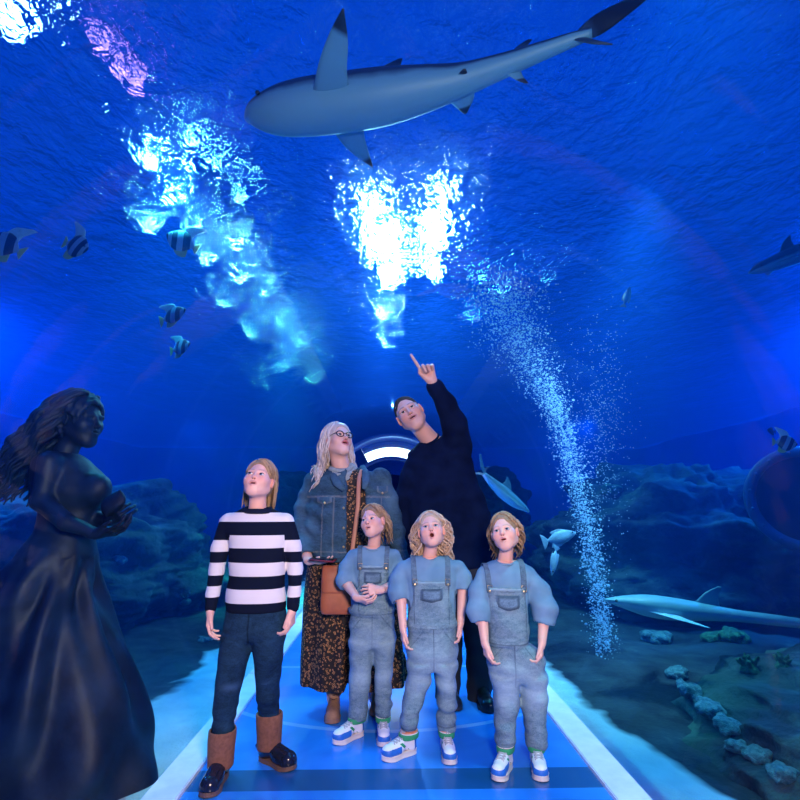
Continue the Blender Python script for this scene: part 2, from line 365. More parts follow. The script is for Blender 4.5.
# ================================================================ BODIES AND CLOTH: shapes as distance fields, meshed as one skin
V3 = lambda *a: np.array(a, dtype=np.float32)
def npv(p): return np.array(tuple(p), dtype=np.float32)
class Field:
    """A blended volume on a grid; add() melts a shape in, sub() cuts one out, mesh() returns its skin."""
    def __init__(s, lo, hi, h):
        s.lo = npv(lo); s.h = h; s.n = [int(math.ceil((hi[i]-lo[i])/h))+1 for i in range(3)]
        s.f = np.full(s.n, .25, dtype=np.float32)
        s.ax = [s.lo[i]+h*np.arange(s.n[i], dtype=np.float32) for i in range(3)]
    def region(s, lo, hi):
        sl = []
        for i in range(3):
            a = max(0, int((lo[i]-s.lo[i])/s.h)); b = min(s.n[i], int((hi[i]-s.lo[i])/s.h)+2)
            if a >= b: return None, None
            sl.append(slice(a, b))
        X, Y, Z = np.meshgrid(s.ax[0][sl[0]], s.ax[1][sl[1]], s.ax[2][sl[2]], indexing='ij')
        return tuple(sl), (X, Y, Z)
    def put(s, sl, d, k, op='u'):
        a = s.f[sl]
        if op == 'u':
            if k > 0:
                h = np.clip(.5+.5*(a-d)/k, 0, 1); s.f[sl] = a+(d-a)*h-k*h*(1-h)
            else: s.f[sl] = np.minimum(a, d)
        else:
            d = -d
            if k > 0:
                h = np.clip(.5-.5*(a-d)/k, 0, 1); s.f[sl] = a+(d-a)*h+k*h*(1-h)
            else: s.f[sl] = np.maximum(a, d)
    def cap(s, a, b, ra, rb=None, k=.01, op='u', flat=None):
        rb = ra if rb is None else rb; a = npv(a); b = npv(b); m = max(ra, rb)+k+4*s.h+.02
        if flat is not None: m *= max(1, flat[3])
        sl, P = s.region(np.minimum(a, b)-m, np.maximum(a, b)+m)
        if sl is None: return s
        p = [P[i]-a[i] for i in range(3)]; ab = b-a
        if flat is not None:              # stretch by flat[3] along direction flat[:3]
            n = npv(flat[:3]); n /= np.linalg.norm(n); q = 1/flat[3]-1
            dn = p[0]*n[0]+p[1]*n[1]+p[2]*n[2]; p = [p[i]+n[i]*dn*q for i in range(3)]; ab = ab+n*float(ab@n)*q
        t = np.clip((p[0]*ab[0]+p[1]*ab[1]+p[2]*ab[2])/max(float(ab@ab), 1e-9), 0, 1)
        d = np.sqrt((p[0]-t*ab[0])**2+(p[1]-t*ab[1])**2+(p[2]-t*ab[2])**2)-(ra+(rb-ra)*t)
        s.put(sl, d, k, op); return s
    def ell(s, c, r, k=.01, op='u', rot=None):
        c = npv(c); m = max(r)+k+4*s.h+.02
        sl, P = s.region(c-m, c+m)
        if sl is None: return s
        p = [P[i]-c[i] for i in range(3)]
        if rot is not None:
            M = np.array(rot.transposed(), dtype=np.float32); p = [M[i, 0]*p[0]+M[i, 1]*p[1]+M[i, 2]*p[2] for i in range(3)]
        q = np.sqrt((p[0]/r[0])**2+(p[1]/r[1])**2+(p[2]/r[2])**2)
        g = np.sqrt((p[0]/r[0]**2)**2+(p[1]/r[1]**2)**2+(p[2]/r[2]**2)**2)+1e-6
        d = q*(q-1)/g
        s.put(sl, d, k, op); return s
    def chain(s, pts, rad, k=.01, **kw):
        for i in range(len(pts)-1): s.cap(pts[i], pts[i+1], rad[i], rad[i+1], k, **kw)
        return s
    def loft(s, rows, k=.01, e=2.2, op='u', cap=.0, ang=0):
        """rows: (z, cx, cy, half width, half depth), any order"""
        rows = sorted(rows); A = np.array(rows, dtype=np.float32); m = A[:, 3:].max()+k+.03
        sl, P = s.region((A[:, 1].min()-m, A[:, 2].min()-m, A[0, 0]-.03), (A[:, 1].max()+m, A[:, 2].max()+m, A[-1, 0]+.03))
        if sl is None: return s
        z = s.ax[2][sl[2]]
        cx, cy, a, b = [smooth_interp(z, A[:, 0], A[:, i])[None, None, :] for i in (1, 2, 3, 4)]
        X = P[0]-cx; Y = P[1]-cy
        if ang: X, Y = X*math.cos(ang)+Y*math.sin(ang), -X*math.sin(ang)+Y*math.cos(ang)
        d = ((np.abs(X/a)**e+np.abs(Y/b)**e)**(1/e)-1)*np.minimum(a, b)
        zz = np.maximum(A[0, 0]-P[2], P[2]-A[-1, 0])
        if cap: h = np.clip(.5-.5*(d-zz)/cap, 0, 1); d = d+(zz-d)*h+cap*h*(1-h)
        else: d = np.maximum(d, zz)
        s.put(sl, d, k, op); return s
    def plane(s, p, n):                   # keep the side against n
        n = npv(n); n /= np.linalg.norm(n); p = npv(p)
        X, Y, Z = np.meshgrid(*s.ax, indexing='ij')
        s.f = np.maximum(s.f, (X-p[0])*n[0]+(Y-p[1])*n[1]+(Z-p[2])*n[2]); return s
    def disp(s, fn):
        X, Y, Z = np.meshgrid(*s.ax, indexing='ij'); s.f += fn(X, Y, Z).astype(np.float32); return s
    def mesh(s):
        f = s.f; f[0] = f[-1] = .1; f[:, 0] = f[:, -1] = .1; f[:, :, 0] = f[:, :, -1] = .1
        sg = f < 0; n = f.shape; c = tuple(x-1 for x in n)
        cnt = np.zeros(c, np.int16); acc = [np.zeros(c, np.float32) for _ in range(3)]
        for ax in range(3):
            o1, o2 = [a for a in range(3) if a != ax]
            lo = [slice(None)]*3; hi = [slice(None)]*3; lo[ax] = slice(0, n[ax]-1); hi[ax] = slice(1, n[ax])
            a = f[tuple(lo)]; b = f[tuple(hi)]; cr = sg[tuple(lo)] != sg[tuple(hi)]
            t = np.where(cr, a/(a-b+1e-12), 0).astype(np.float32)
            for d1 in (0, 1):
                for d2 in (0, 1):
                    q = [slice(None)]*3; q[o1] = slice(d1, n[o1]-1+d1); q[o2] = slice(d2, n[o2]-1+d2); q = tuple(q)
                    cc = cr[q]; cnt += cc
                    acc[ax] += t[q]; acc[o1] += cc*d1; acc[o2] += cc*d2
        ok = cnt > 0; idx = np.full(c, -1, np.int32); idx[ok] = np.arange(ok.sum()); g = np.argwhere(ok)
        V = np.stack([(g[:, i]+acc[i][ok]/cnt[ok])*s.h+s.lo[i] for i in range(3)], 1).astype(np.float32)
        Fs = []
        for ax in range(3):
            o1, o2 = [(1, 2), (2, 0), (0, 1)][ax]
            lo = [slice(1, n[i]-1) for i in range(3)]; lo[ax] = slice(0, n[ax]-1); hi = list(lo); hi[ax] = slice(1, n[ax])
            a = sg[tuple(lo)]; b = sg[tuple(hi)]; e = np.argwhere(a != b)
            if not len(e): continue
            base = e+np.array([l.start for l in lo]); fl = a[tuple(e.T)]
            def I(d1, d2):
                q = base.copy(); q[:, o1] -= d1; q[:, o2] -= d2; return idx[tuple(q.T)]
            Q = np.stack([I(1, 1), I(0, 1), I(0, 0), I(1, 0)], 1); Q[~fl] = Q[~fl][:, ::-1]; Fs.append(Q)
        return V, np.concatenate(Fs)
def smooth_interp(z, zs, v):
    if len(zs) < 3: return np.interp(z, zs, v)
    # cubic Hermite with limited slopes
    h = np.diff(zs); d = np.diff(v)/h; m = np.zeros_like(v)
    m[1:-1] = np.where(d[:-1]*d[1:] > 0, 2*d[:-1]*d[1:]/(d[:-1]+d[1:]+1e-12), 0); m[0] = d[0]; m[-1] = d[-1]
    i = np.clip(np.searchsorted(zs, z)-1, 0, len(zs)-2); t = np.clip((z-zs[i])/h[i], 0, 1)
    return (v[i]*(2*t**3-3*t**2+1)+m[i]*h[i]*(t**3-2*t**2+t)+v[i+1]*(-2*t**3+3*t**2)+m[i+1]*h[i]*(t**3-t**2)).astype(np.float32)
_W = rng.normal(size=(3, 8, 3)).astype(np.float32); _PH = rng.uniform(0, 6.28, (3, 8)).astype(np.float32)
def wob(X, Y, Z, f=20.0, seed=0):         # cheap smooth noise, about -1..1
    out = 0
    for j in range(5):
        w = _W[seed % 3, (j+seed) % 8]; w = w/np.linalg.norm(w)*f*(1+.35*j)
        out = out+np.sin(w[0]*X+w[1]*Y+w[2]*Z+_PH[seed % 3, j]+1.3*seed)
    return out/3.0
def folds(z0=None, amp=.004, f=55, spread=.06, seed=0):
    """soft cloth creases; gathered round the height z0 when given"""
    def fn(X, Y, Z):
        a = amp*np.sin(Z*f+2.2*wob(X, Y, Z, 9, seed)+X*10)*(.5+.5*wob(X, Y, Z, 12, seed+1))
        if z0 is not None: a = a*np.exp(-((Z-z0)/spread)**2)
        return a
    return fn
def join(parts):
    V = []; Fc = []; n = 0
    for v, f in parts: V.append(v); Fc.append(f+n); n += len(v)
    return np.concatenate(V), np.concatenate(Fc)
def put_attr(me, **kw):
    for k, v in kw.items():
        a = me.attributes.new(k, 'FLOAT', 'POINT'); a.data.foreach_set('value', np.asarray(v, dtype=np.float32))
def ss(a, b, x): t = np.clip((x-a)/(b-a), 0, 1); return t*t*(3-2*t)
def sc_at(p): return (Vector(p)-CO).dot(CF)/F        # metres per pixel at a point
def frame(fwd, up=(0, 0, 1), roll=0):     # columns: x right, y forward (face), z up
    y = Vector(fwd).normalized(); x = y.cross(Vector(up)).normalized(); z = x.cross(y)
    M = Matrix((x, y, z)).transposed()
    if roll: M = Matrix.Rotation(R(roll), 3, y) @ M
    return M
def xf(V, M, o, s=1.0): return (V*s)@np.array(M.transposed(), dtype=np.float32)+npv(o)
# ---------------------------------------------------------------- head
def head_mesh(M, c, s, neck_to, kind='child', mouth=.004, neck_r=.045, h=.0028, look=(0, 0, 0), mw=.019, glance=None):
    """face along local +y; c centre between the ears; s scale on a 0.235 m tall adult head"""
    Mi = M.transposed(); nb = Mi @ (Vector(neck_to)-Vector(c))/s; ch = kind == 'child'
    lo = Vector((-.1, -.125, min(-.14, nb.z-.02))); hi = Vector((.1, .13, .14))
    lo.y = min(lo.y, nb.y-.07); lo.x = min(lo.x, nb.x-.07); hi.x = max(hi.x, nb.x+.07); hi.y = max(hi.y, nb.y+.07)
    f = Field(lo, hi, h/s)
    f.ell((0, -.014, .032), (.074, .094, .086), 0)
    f.ell((0, .022, -.028), (.060 if not ch else .062, .066, .084 if not ch else .074), .03)
    zc = -.098 if not ch else -.088
    f.cap((0, .058 if not ch else .054, zc), (0, .058, zc+.004), .019 if not ch else .016, k=.032)
    for x in (-1, 1):
        f.ell((x*.036, .055, -.026), (.027, .026, .028), .03)                  # cheek
        f.cap((x*.053, .0, -.052), (x*.016, .056, zc+.002), .017 if kind != 'man' else .021, k=.03)  # jaw
        f.ell((x*.031, .097, .001), (.022, .018, .014), .012, 'd')             # socket
        f.cap((x*.012, .081, .021), (x*.044, .070, .020), .009 if kind == 'man' else .006, k=.014)   # brow
    nl = .030 if not ch else .023
    f.cap((0, .082, .012), (0, .095 if ch else .101, -nl+.002), .0070, .0095, .010)  # nose
    f.ell((0, .098 if ch else .106, -nl), (.0105, .010, .009), .006)
    for x in (-1, 1):
        f.ell((x*.010, .088 if ch else .094, -nl-.003), (.0070, .009, .0062), .004)
        f.ell((x*.0055, .094 if ch else .100, -nl-.0105), (.0030, .0045, .003), .002, 'd')
    zm = -.057 if not ch else -.057
    f.ell((0, .070, zm), (.028, .020, .022), .018)                               # muzzle
    ym = .0885
    mo = mouth
    f.cap((-mw, ym-.007, zm+.004+mo), (0, ym, zm+.0065+mo), .0030, .0048, .005); f.cap((mw, ym-.007, zm+.004+mo), (0, ym, zm+.0065+mo), .0030, .0048, .005)
    f.cap((-mw*.8, ym-.006, zm-.003-mo), (0, ym-.001, zm-.0060-mo), .0034, .0056, .006); f.cap((mw*.8, ym-.006, zm-.003-mo), (0, ym-.001, zm-.0060-mo), .0034, .0056, .006)
    f.ell((0, ym+.004, zm), (mw*.92, .016+mo, .0016+mo*.95), .003, 'd')
    for x in (-1, 1):
        er = Matrix.Rotation(R(-x*22), 3, 'Z')
        f.ell((x*.077, -.004, -.004), (.0075, .019, .031), .004, rot=er)
        f.ell((x*.085, .002, .001), (.006, .011, .019), .004, 'd', rot=er)
    nr = neck_r/s
    f.cap((0, -.022, -.045), tuple(nb), nr*.93, nr*1.05, .028)
    V, Fc = f.mesh()
    # masks in head space
    x, y, z = V.T; front = y > .04
    def seg(x0, z0, x1, z1):
        t = np.clip(((x-x0)*(x1-x0)+(z-z0)*(z1-z0))/((x1-x0)**2+(z1-z0)**2), 0, 1); return np.hypot(x-x0-t*(x1-x0), z-z0-t*(z1-z0))
    lip = 1-ss(.9, 1.12, np.sqrt((x/(mw+.004))**2+((z-zm)/(.0115+mo))**2)); lip = lip*front*(y > .07)*(.75 if ch else 1)
    inn = (1-ss(.75, 1.0, np.sqrt((x/(mw*.95))**2+((z-zm)/(.0026+mo*1.05))**2)))*(y > .05)*ss(ym-.002, ym-.008, y+.0*x)
    for q in (-1, 1): inn = np.maximum(inn, (1-ss(.5, 1.1, np.sqrt(((x-q*.0055)/.0036)**2+((y-(.094 if ch else .100))/.0055)**2)))*(np.abs(z+nl+.009) < .005))  # nostrils darkened too: shade of the nose put into the colour
    brow = np.zeros_like(x)
    for q in (-1, 1):
        d = np.minimum(seg(q*.014, .0235, q*.032, .0275), seg(q*.032, .0275, q*.050, .019)); brow = np.maximum(brow, 1-ss(.0022, .0052, d))
    brow *= front*(.55 if ch else 1)
    blush = np.exp(-(((np.abs(x)-.038)/.02)**2+((z+.028)/.022)**2))*front+.8*np.exp(-((x/.012)**2+((z+nl)/.012)**2))*front*(y > .085)
    blush = np.maximum(blush, .7*(np.abs(x) > .074))
    lid = np.zeros_like(x)
    for q in (-1, 1): lid = np.maximum(lid, np.exp(-(((x-q*.031)/.019)**2+((z-.001)/.010)**2)))
    W = xf(V, M, c, s)
    attrs = dict(lip=lip, inner=inn, brow=brow, blush=blush, lid=lid*front)
    eyes = []
    for q in (-1, 1): eyes.append((Vector(c)+M @ Vector((q*.0305*s, .0735*s, .0005*s)), .0140*s))
    return (W, Fc), attrs, eyes, M
lidmat = simple('eyelid_skin', (.72, .42, .36), .5); lashmat = simple('lashes', (.05, .025, .02), .7)
def eye_object(e, M, parent, gaze, name='eye', iris=(.10, .22, .35)):
    p, r = e; n = 24; b = MB(); g = Vector(gaze).normalized()
    Q = g.to_track_quat('Z', 'Y').to_matrix()
    V = []; Fc = []; rings = 16
    for i in range(rings+1):
        a = math.pi*i/rings
        for j in range(n):
            t = 2*math.pi*j/n; V.append(p+Q @ Vector((math.sin(a)*math.cos(t)*r, math.sin(a)*math.sin(t)*r, math.cos(a)*r*(1.04 if i < 3 else 1))))
    Fc = [(i*n+j, (i+1)*n+j, (i+1)*n+(j+1) % n, i*n+(j+1) % n) for i in range(rings) for j in range(n)]
    me = mesh(name, V, Fc); put_attr(me, ang=np.repeat(np.linspace(0, math.pi, rings+1), n))
    me.validate(); o = link(name, me, eye_mat(iris), parent)
    # upper and lower lids, as thin shells, with a dark lash line
    L = MB(); N = 10
    for (t0, t1) in ((.34, 1.5), (-1.5, -.42)):
        L.grid(lambda u, v: p+M @ (Vector((math.sin((u-.5)*2.6)*math.cos(t0+(t1-t0)*v), math.cos((u-.5)*2.6)*math.cos(t0+(t1-t0)*v), math.sin(t0+(t1-t0)*v)))*r*1.10), N, 6)
    link('eyelid', mesh('eyelid', L.V, L.F), lidmat, o)
    L = MB()
    for t0, rr in ((.36, .085), (-.42, .03)):
        L.tube([p+M @ (Vector((math.sin((u/12-.5)*2.3)*math.cos(t0*math.cos((u/12-.5)*2.2)), math.cos((u/12-.5)*2.3)*math.cos(t0*math.cos((u/12-.5)*2.2)), math.sin(t0*math.cos((u/12-.5)*2.2))))*r*1.13) for u in range(13)], r*rr, 5)
    link('eyelashes', mesh('eyelashes', L.V, L.F), lashmat, o)
    return o
_eyem = {}
def eye_mat(iris):
    if iris in _eyem: return _eyem[iris]
    t = NT('eyeball'); a = t.attr('ang')
    c = t.ramp(t.math('DIVIDE', a, 1.2), [(0, (.005, .005, .006)), (.26, (.006, .006, .008)), (.30, iris), (.50, tuple(x*.4 for x in iris)), (.55, (.75, .72, .72)), (1, (.75, .7, .7))])
    t.bsdf(c, .08); _eyem[iris] = t.m; return t.m
def skin_material(name, base, lipc=(.60, .22, .20), browc=(.22, .12, .06), browk=.6):
    t = NT(name); v = t.coord('Object'); n1 = t.noise(v, 60, 3, .6); n2 = t.noise(v, 14, 2, .5)
    c = t.ramp(n2, [(.3, tuple(x*.92 for x in base)), (.7, tuple(min(1, x*1.05) for x in base))])
    c = t.mix(t.math('MULTIPLY', t.attr('blush'), .55, clamp=True), c, (base[0]*.93, base[1]*.60, base[2]*.55))
    c = t.mix(t.math('MULTIPLY', t.attr('lid'), .25), c, (base[0]*.75, base[1]*.5, base[2]*.5))
    c = t.mix(t.math('MULTIPLY', t.attr('lip'), .85), c, lipc)
    c = t.mix(t.math('MULTIPLY', t.attr('brow'), browk), c, browc)
    c = t.mix(t.attr('inner'), c, (.10, .012, .012))
    b = t.bsdf(c, .48, 0, t.bump(n1, .08, .002), Subsurface_Weight=.12, Subsurface_Scale=.01)
    b.inputs['Subsurface Radius'].default_value = (1, .35, .2); return t.m
# ---------------------------------------------------------------- hand
def hand_into(f, w, d, palm_n, side, s=1.0, curl=(25, 35, 30), spread=6, point=False, thumb=(35, 20), k=.004, fist=False):
    """w wrist, d direction of the hand, palm_n direction the palm faces, side +1 if the thumb lies on palm_n x d side"""
    d = Vector(d).normalized(); n = Vector(palm_n); n = (n-d*n.dot(d)).normalized(); t = d.cross(n)*side
    w = Vector(w); L = .082*s
    # palm
    kn = [w+d*L*(1.0-.0*i)-d*.006*s*abs(i-1.2)+t*(.030-.0205*i)*s for i in range(4)]
    for i in range(4): f.cap(w+d*.010*s+t*(.014-.009*i)*s, kn[i], .0125*s, .0105*s, .010*s)
    f.cap(w-d*.02*s, w+d*.02*s, .019*s, .019*s, .012*s, flat=(t.x, t.y, t.z, 1.25))
    f.cap(w+d*.018*s+t*.016*s+n*.006*s, w+d*.045*s+t*.026*s+n*.010*s, .015*s, .012*s, .010*s)   # thumb mound
    Ls = [(.044, .026, .021), (.048, .030, .022), (.045, .027, .021), (.035, .020, .018)]
    for i in range(4):
        cu = curl
        if point: cu = (4, 3, 3) if i == 0 else (75, 92, 60)
        elif fist: cu = (70, 85, 60)
        a = 0; p = kn[i]; ax = (t if True else t); sp = (1.5-i)*spread*(0 if fist else 1)
        dd = (d*math.cos(R(sp))+t*math.sin(R(sp))).normalized()
        r0 = (.0088, .0090, .0086, .0076)[i]*s
        for j in range(3):
            a += cu[j]*(1+.08*i); v = dd*math.cos(R(a))+n*math.sin(R(a)); q = p+v*Ls[i][j]*s
            f.cap(p, q, r0*(1-.10*j), r0*(.93-.12*j), .0025*s); p = q
    p = w+d*.030*s+t*.026*s+n*.008*s; a0, a1 = thumb
    v = (d*math.cos(R(a0))+t*math.sin(R(a0))*.75+n*math.sin(R(a0))*.55).normalized(); q = p+v*.036*s; f.cap(p, q, .0115*s, .0098*s, .006*s)
    v2 = (v*math.cos(R(a1))+(d*.6-t*.6+n*.35)*math.sin(R(a1))).normalized(); f.cap(q, q+v2*.028*s, .0096*s, .0078*s, .003*s)
    return f
def hand_mesh(elbow, w, d, palm_n, side, s, r_arm=(.035, .022), h=.0024, **kw):
    w = Vector(w); e = Vector(elbow); pts = [w+Vector(d).normalized()*.2*s, w, e]
    lo = [min(p[i] for p in pts)-.07*s for i in range(3)]; hi = [max(p[i] for p in pts)+.07*s for i in range(3)]
    f = Field(lo, hi, h); f.cap(e, w, r_arm[0], r_arm[1], .01); hand_into(f, w, d, palm_n, side, s, **kw); return f.mesh()
# ---------------------------------------------------------------- hair
def hair_material(name, c0, c1):
    t = NT(name); v = t.coord('Object'); a = t.attr('lock'); n = t.noise(v, 90, 3, .6)
    c = t.mix(t.math('ADD', t.math('MULTIPLY', a, .75), t.math('MULTIPLY', n, .35), clamp=True), c0, c1)
    t.bsdf(c, .42, 0, None, Specular_IOR_Level=.3, Sheen_Weight=.0); return t.m
def hair_locks(M, c, s, n, length, rad=.0055, off=.010, bodies=(), grav=(0, 0, -1), fringe=0, back=-.35, wave=.0, seed=1, root_up=.15, sd=9, part=None, lenv=.25, side_front=.06, taper=.35, stiff=.42, sidex=None):
    """locks that start on the scalp, run over it and hang; bodies = [(a, b, r)] capsules they lie on"""
    rg = random.Random(seed); V = []; Fc = []; K = []; b = MB(); Mi = M.transposed(); cc = Vector(c)
    rad_ = [Vector((.074, .094, .086))*s, Vector((.062, .066, .080))*s]; cen = [cc+M @ (Vector((0, -.014, .032))*s), cc+M @ (Vector((0, .018, -.028))*s)]
    def push(p, o):
        for r_, q in zip(rad_, cen):
            l = Mi @ (p-q); u = Vector((l.x/(r_.x+o), l.y/(r_.y+o), l.z/(r_.z+o))); m = u.length
            if m < 1 and m > 1e-6: p = q+M @ (l/m)
        for a, e, r in bodies:
            ab = e-a; t = max(0, min(1, (p-a).dot(ab)/max(ab.dot(ab), 1e-9))); q = a+ab*t; v = p-q
            if v.length < r+o: p = q+(v.normalized() if v.length > 1e-6 else Vector((0, -1, 0)))*(r+o)
        return p
    step = .013*s; cnt = 0; g = Vector(grav).normalized()
    while cnt < n:
        u = Vector((rg.gauss(0, 1), rg.gauss(0, 1), rg.gauss(0, 1))).normalized()
        if u.z < root_up and not (u.y < .1 and u.z > back): continue
        if u.y > .50 and u.z < .78-0.0*abs(u.x): continue                    # the face stays clear
        if u.y > side_front+.25 and u.z < .45: continue
        if sidex is not None and (u.x*sidex < .25 or u.y > .15): continue
        p = cen[0]+M @ Vector((u.x*rad_[0].x, u.y*rad_[0].y, u.z*rad_[0].z)); o = off*s*rg.uniform(.15, 1.0)
        px = 0 if part is None else part
        out = M @ Vector((math.copysign(1, u.x-px) if abs(u.x-px) > .02 else rg.choice((-1, 1)), -.55-.4*rg.random(), .10))
        v = out.normalized(); pts = [p]; L = length*(1+rg.uniform(-lenv, lenv*.5)); m = max(4, int(L/step)); ph = rg.uniform(0, 6.28)
        q = p
        for i in range(m):
            v = (v*stiff+g*(1-stiff)*.9+Vector((rg.gauss(0, 1), rg.gauss(0, 1), 0))*.035).normalized()
            w = wave*math.sin(ph+i*.55)
            q2 = push(q+v*step+(M @ Vector((w, -w*.5, 0))), o)
            if (q2-q).length > 1e-6: v = (v*.5+(q2-q).normalized()*.5)
            q = q2; pts.append(q)
        kk = len(pts); rr = [rad*s*rg.uniform(.7, 1.2)*min(1, .5+.25*i)*(1-(1-taper)*(i/(kk-1))**2) for i in range(kk)]
        n0 = b.n; b.tube(pts, rr, 5); K += [rg.random()]*(b.n-n0); cnt += 1
    return b, K
def fringe(M, c, s, n, x0, x1, seed=5, z1=.10, y1=.60, rad=.0055):
    rg = random.Random(seed); b = MB(); K = []; C = Vector(c)+M @ (Vector((0, -.014, .032))*s)
    for i in range(n):
        a = Vector((x0+rg.gauss(0, .05), .50+rg.uniform(-.45, .12), .86)).normalized(); e = Vector((x1+rg.gauss(0, .05), y1+rg.uniform(-.5, .12), z1+rg.gauss(0, .12))).normalized()
        pts = []; o = rg.uniform(.006, .012)
        for k in range(10):
            t = k/9; u = a.slerp(e, t); pts.append(C+M @ Vector((u.x*(.074+o), u.y*(.094+o), u.z*(.086+o)))*1.0*s)
        n0 = b.n; b.tube(pts, [rad*s*(.6+.4*math.sin(math.pi*min(1, k/9+.25))) for k in range(10)], 5); K += [rg.random()]*(b.n-n0)
    return b, K
def more(a, b): a[0].add(b[0].V, b[0].F); return (a[0], a[1]+b[1])
def hair_cap(M, c, s, off=.006, front=.40, h=.004, low=-.55, ears=True, seed=0, rough=.0015):
    f = Field((-.1, -.13, -.12), (.1, .12, .15), h/s)
    f.ell((0, -.014, .032), (.074+off, .094+off, .086+off), 0)
    f.ell((0, -.030, -.030), (.060+off, .060, .060), .03)
    f.ell((0, .105, -.040), (.085, .075, .118), .012, 'd')           # the face
    f.ell((0, .02, -.125), (.10, .12, .060), .01, 'd')
    if ears:
        for x in (-1, 1): f.ell((x*.085, .010, -.015), (.022, .030, .040), .006, 'd')
    f.disp(lambda X, Y, Z: rough*wob(X, Y, Z, 110, seed))
    V, Fc = f.mesh(); return xf(V, M, c, s), Fc
def hair_object(cap, locks, mat, parent, name='hair'):
    parts = []; K = []
    if cap is not None: parts.append(cap); K.append(np.full(len(cap[0]), .35))
    V, Fc = join(parts) if parts else (np.zeros((0, 3), np.float32), np.zeros((0, 4), np.int32))
    if locks is not None:
        b, k = locks; n = len(V); F2 = [tuple(i+n for i in f) for f in b.F]; V = np.concatenate([V, np.array(b.V, np.float32)]); K.append(np.array(k))
        Fc = [tuple(f) for f in Fc.tolist()]+F2
    me = mesh(name, V, Fc); put_attr(me, lock=np.concatenate(K)); return link(name, me, mat, parent)
def skin_object(name, heads, rest, mat, parent):
    parts = [heads[0]]+rest; V, Fc = join(parts); me = mesh(name, V, Fc); n = len(V)
    for k, a in heads[1].items():
        q = np.zeros(n, np.float32); q[:len(a)] = a; put_attr(me, **{k: q})
    return link(name, me, mat, parent)
def cloth_object(name, VF, mat, parent, **attrs):
    me = mesh(name, *VF)
    if attrs: put_attr(me, **attrs)
    return link(name, me, mat, parent)
def rows_px(rows):                        # (py, px left, px right, y, half depth) -> loft rows
    out = []
    for py, xl, xr, y, b in rows:
        a = at(xl, py, y); c = at(xr, py, y); m = (a+c)/2; out.append((m.z, m.x, m.y, abs(c.x-a.x)/2, b))
    return out
def bounds(rows, m=.03, extra=()):
    A = np.array(rows); lo = [min(A[:, 1]-A[:, 3])-m, min(A[:, 2]-A[:, 4])-m, min(A[:, 0])-m]; hi = [max(A[:, 1]+A[:, 3])+m, max(A[:, 2]+A[:, 4])+m, max(A[:, 0])+m]
    for p, r in extra:
        for i in range(3): lo[i] = min(lo[i], p[i]-r-m); hi[i] = max(hi[i], p[i]+r+m)
    return lo, hi
from mathutils.bvhtree import BVHTree
# ================================================================ PEOPLE
def limb(f, rows, k=.01, **kw):          # rows: (px, py, y, width in px)
    pts = [at(a, b_, y) for a, b_, y, w in rows]; rad = [w/2*sc_at(p) for p, (_, _, _, w) in zip(pts, rows)]
    f.chain(pts, rad, k, **kw); return pts, rad
def limb_bounds(*rowsets):
    pts = []; 
    for rows in rowsets:
        for a, b_, y, w in rows: p = at(a, b_, y); pts.append((p, w/2*sc_at(p)))
    return pts
def box_of(pr, m=.03):
    lo = [min(p[i]-r for p, r in pr)-m for i in range(3)]; hi = [max(p[i]+r for p, r in pr)+m for i in range(3)]; return lo, hi
def merge_box(*bs): return [min(b[0][i] for b in bs) for i in range(3)], [max(b[1][i] for b in bs) for i in range(3)]
def denim(name, base, dark, bump=.25, seamc=None, fade=.5):
    t = NT(name); v = t.coord('Object'); n1 = t.noise(v, 9, 4, .6, .4); n2 = t.noise(v, 260, 2, .7); n3 = t.noise(t.coord('Object', (1, 1, .35)), 160, 2, .6)
    f = t.math('ADD', t.math('MULTIPLY', n1, fade), t.math('MULTIPLY', n2, .55))
    f = t.math('ADD', f, t.math('MULTIPLY', t.math('SUBTRACT', t.noise(t.coord('Object', (1, 1, 2.2)), 22, 4, .7, 1.0), .5), .7)); c = t.ramp(f, [(.30, dark), (.75, base)])
    c = t.mix(t.math('MULTIPLY', t.attr('seam'), .8), c, seamc or tuple(x*.45 for x in dark))
    c = t.mix(t.math('MULTIPLY', t.attr('worn'), .55, clamp=True), c, tuple(min(1, x*1.9+.03) for x in base))
    t.bsdf(c, .85, 0, t.bump(t.math('ADD', n3, t.math('MULTIPLY', n1, 2)), bump, .004), Specular_IOR_Level=.15); return t.m
def torus(name, c, ax, r, q, mat, parent, fy=1.0):
    b = MB(); A = Vector(ax).normalized(); X = A.orthogonal().normalized(); X = Vector((1, 0, 0)); X = (X-A*X.dot(A)).normalized(); Y = A.cross(X)
    P = [Vector(c)+X*math.cos(2*math.pi*i/32)*r+Y*math.sin(2*math.pi*i/32)*r*fy for i in range(33)]; b.tube(P, q, 8, 1.0, A); return b.build(name, mat, parent)
def knit(name, c0, c1, f=300):
    t = NT(name); v = t.coord('Object'); n = t.noise(v, f, 2, .5); m = t.noise(v, 12, 2)
    t.bsdf(t.ramp(m, [(.3, c0), (.7, c1)]), .95, 0, t.bump(n, .3, .002), Specular_IOR_Level=.08); return t.m
rubber = simple('dark_rubber', (.02, .018, .02), .5)
brass = simple('brass_button', (.55, .42, .25), .35, .9)
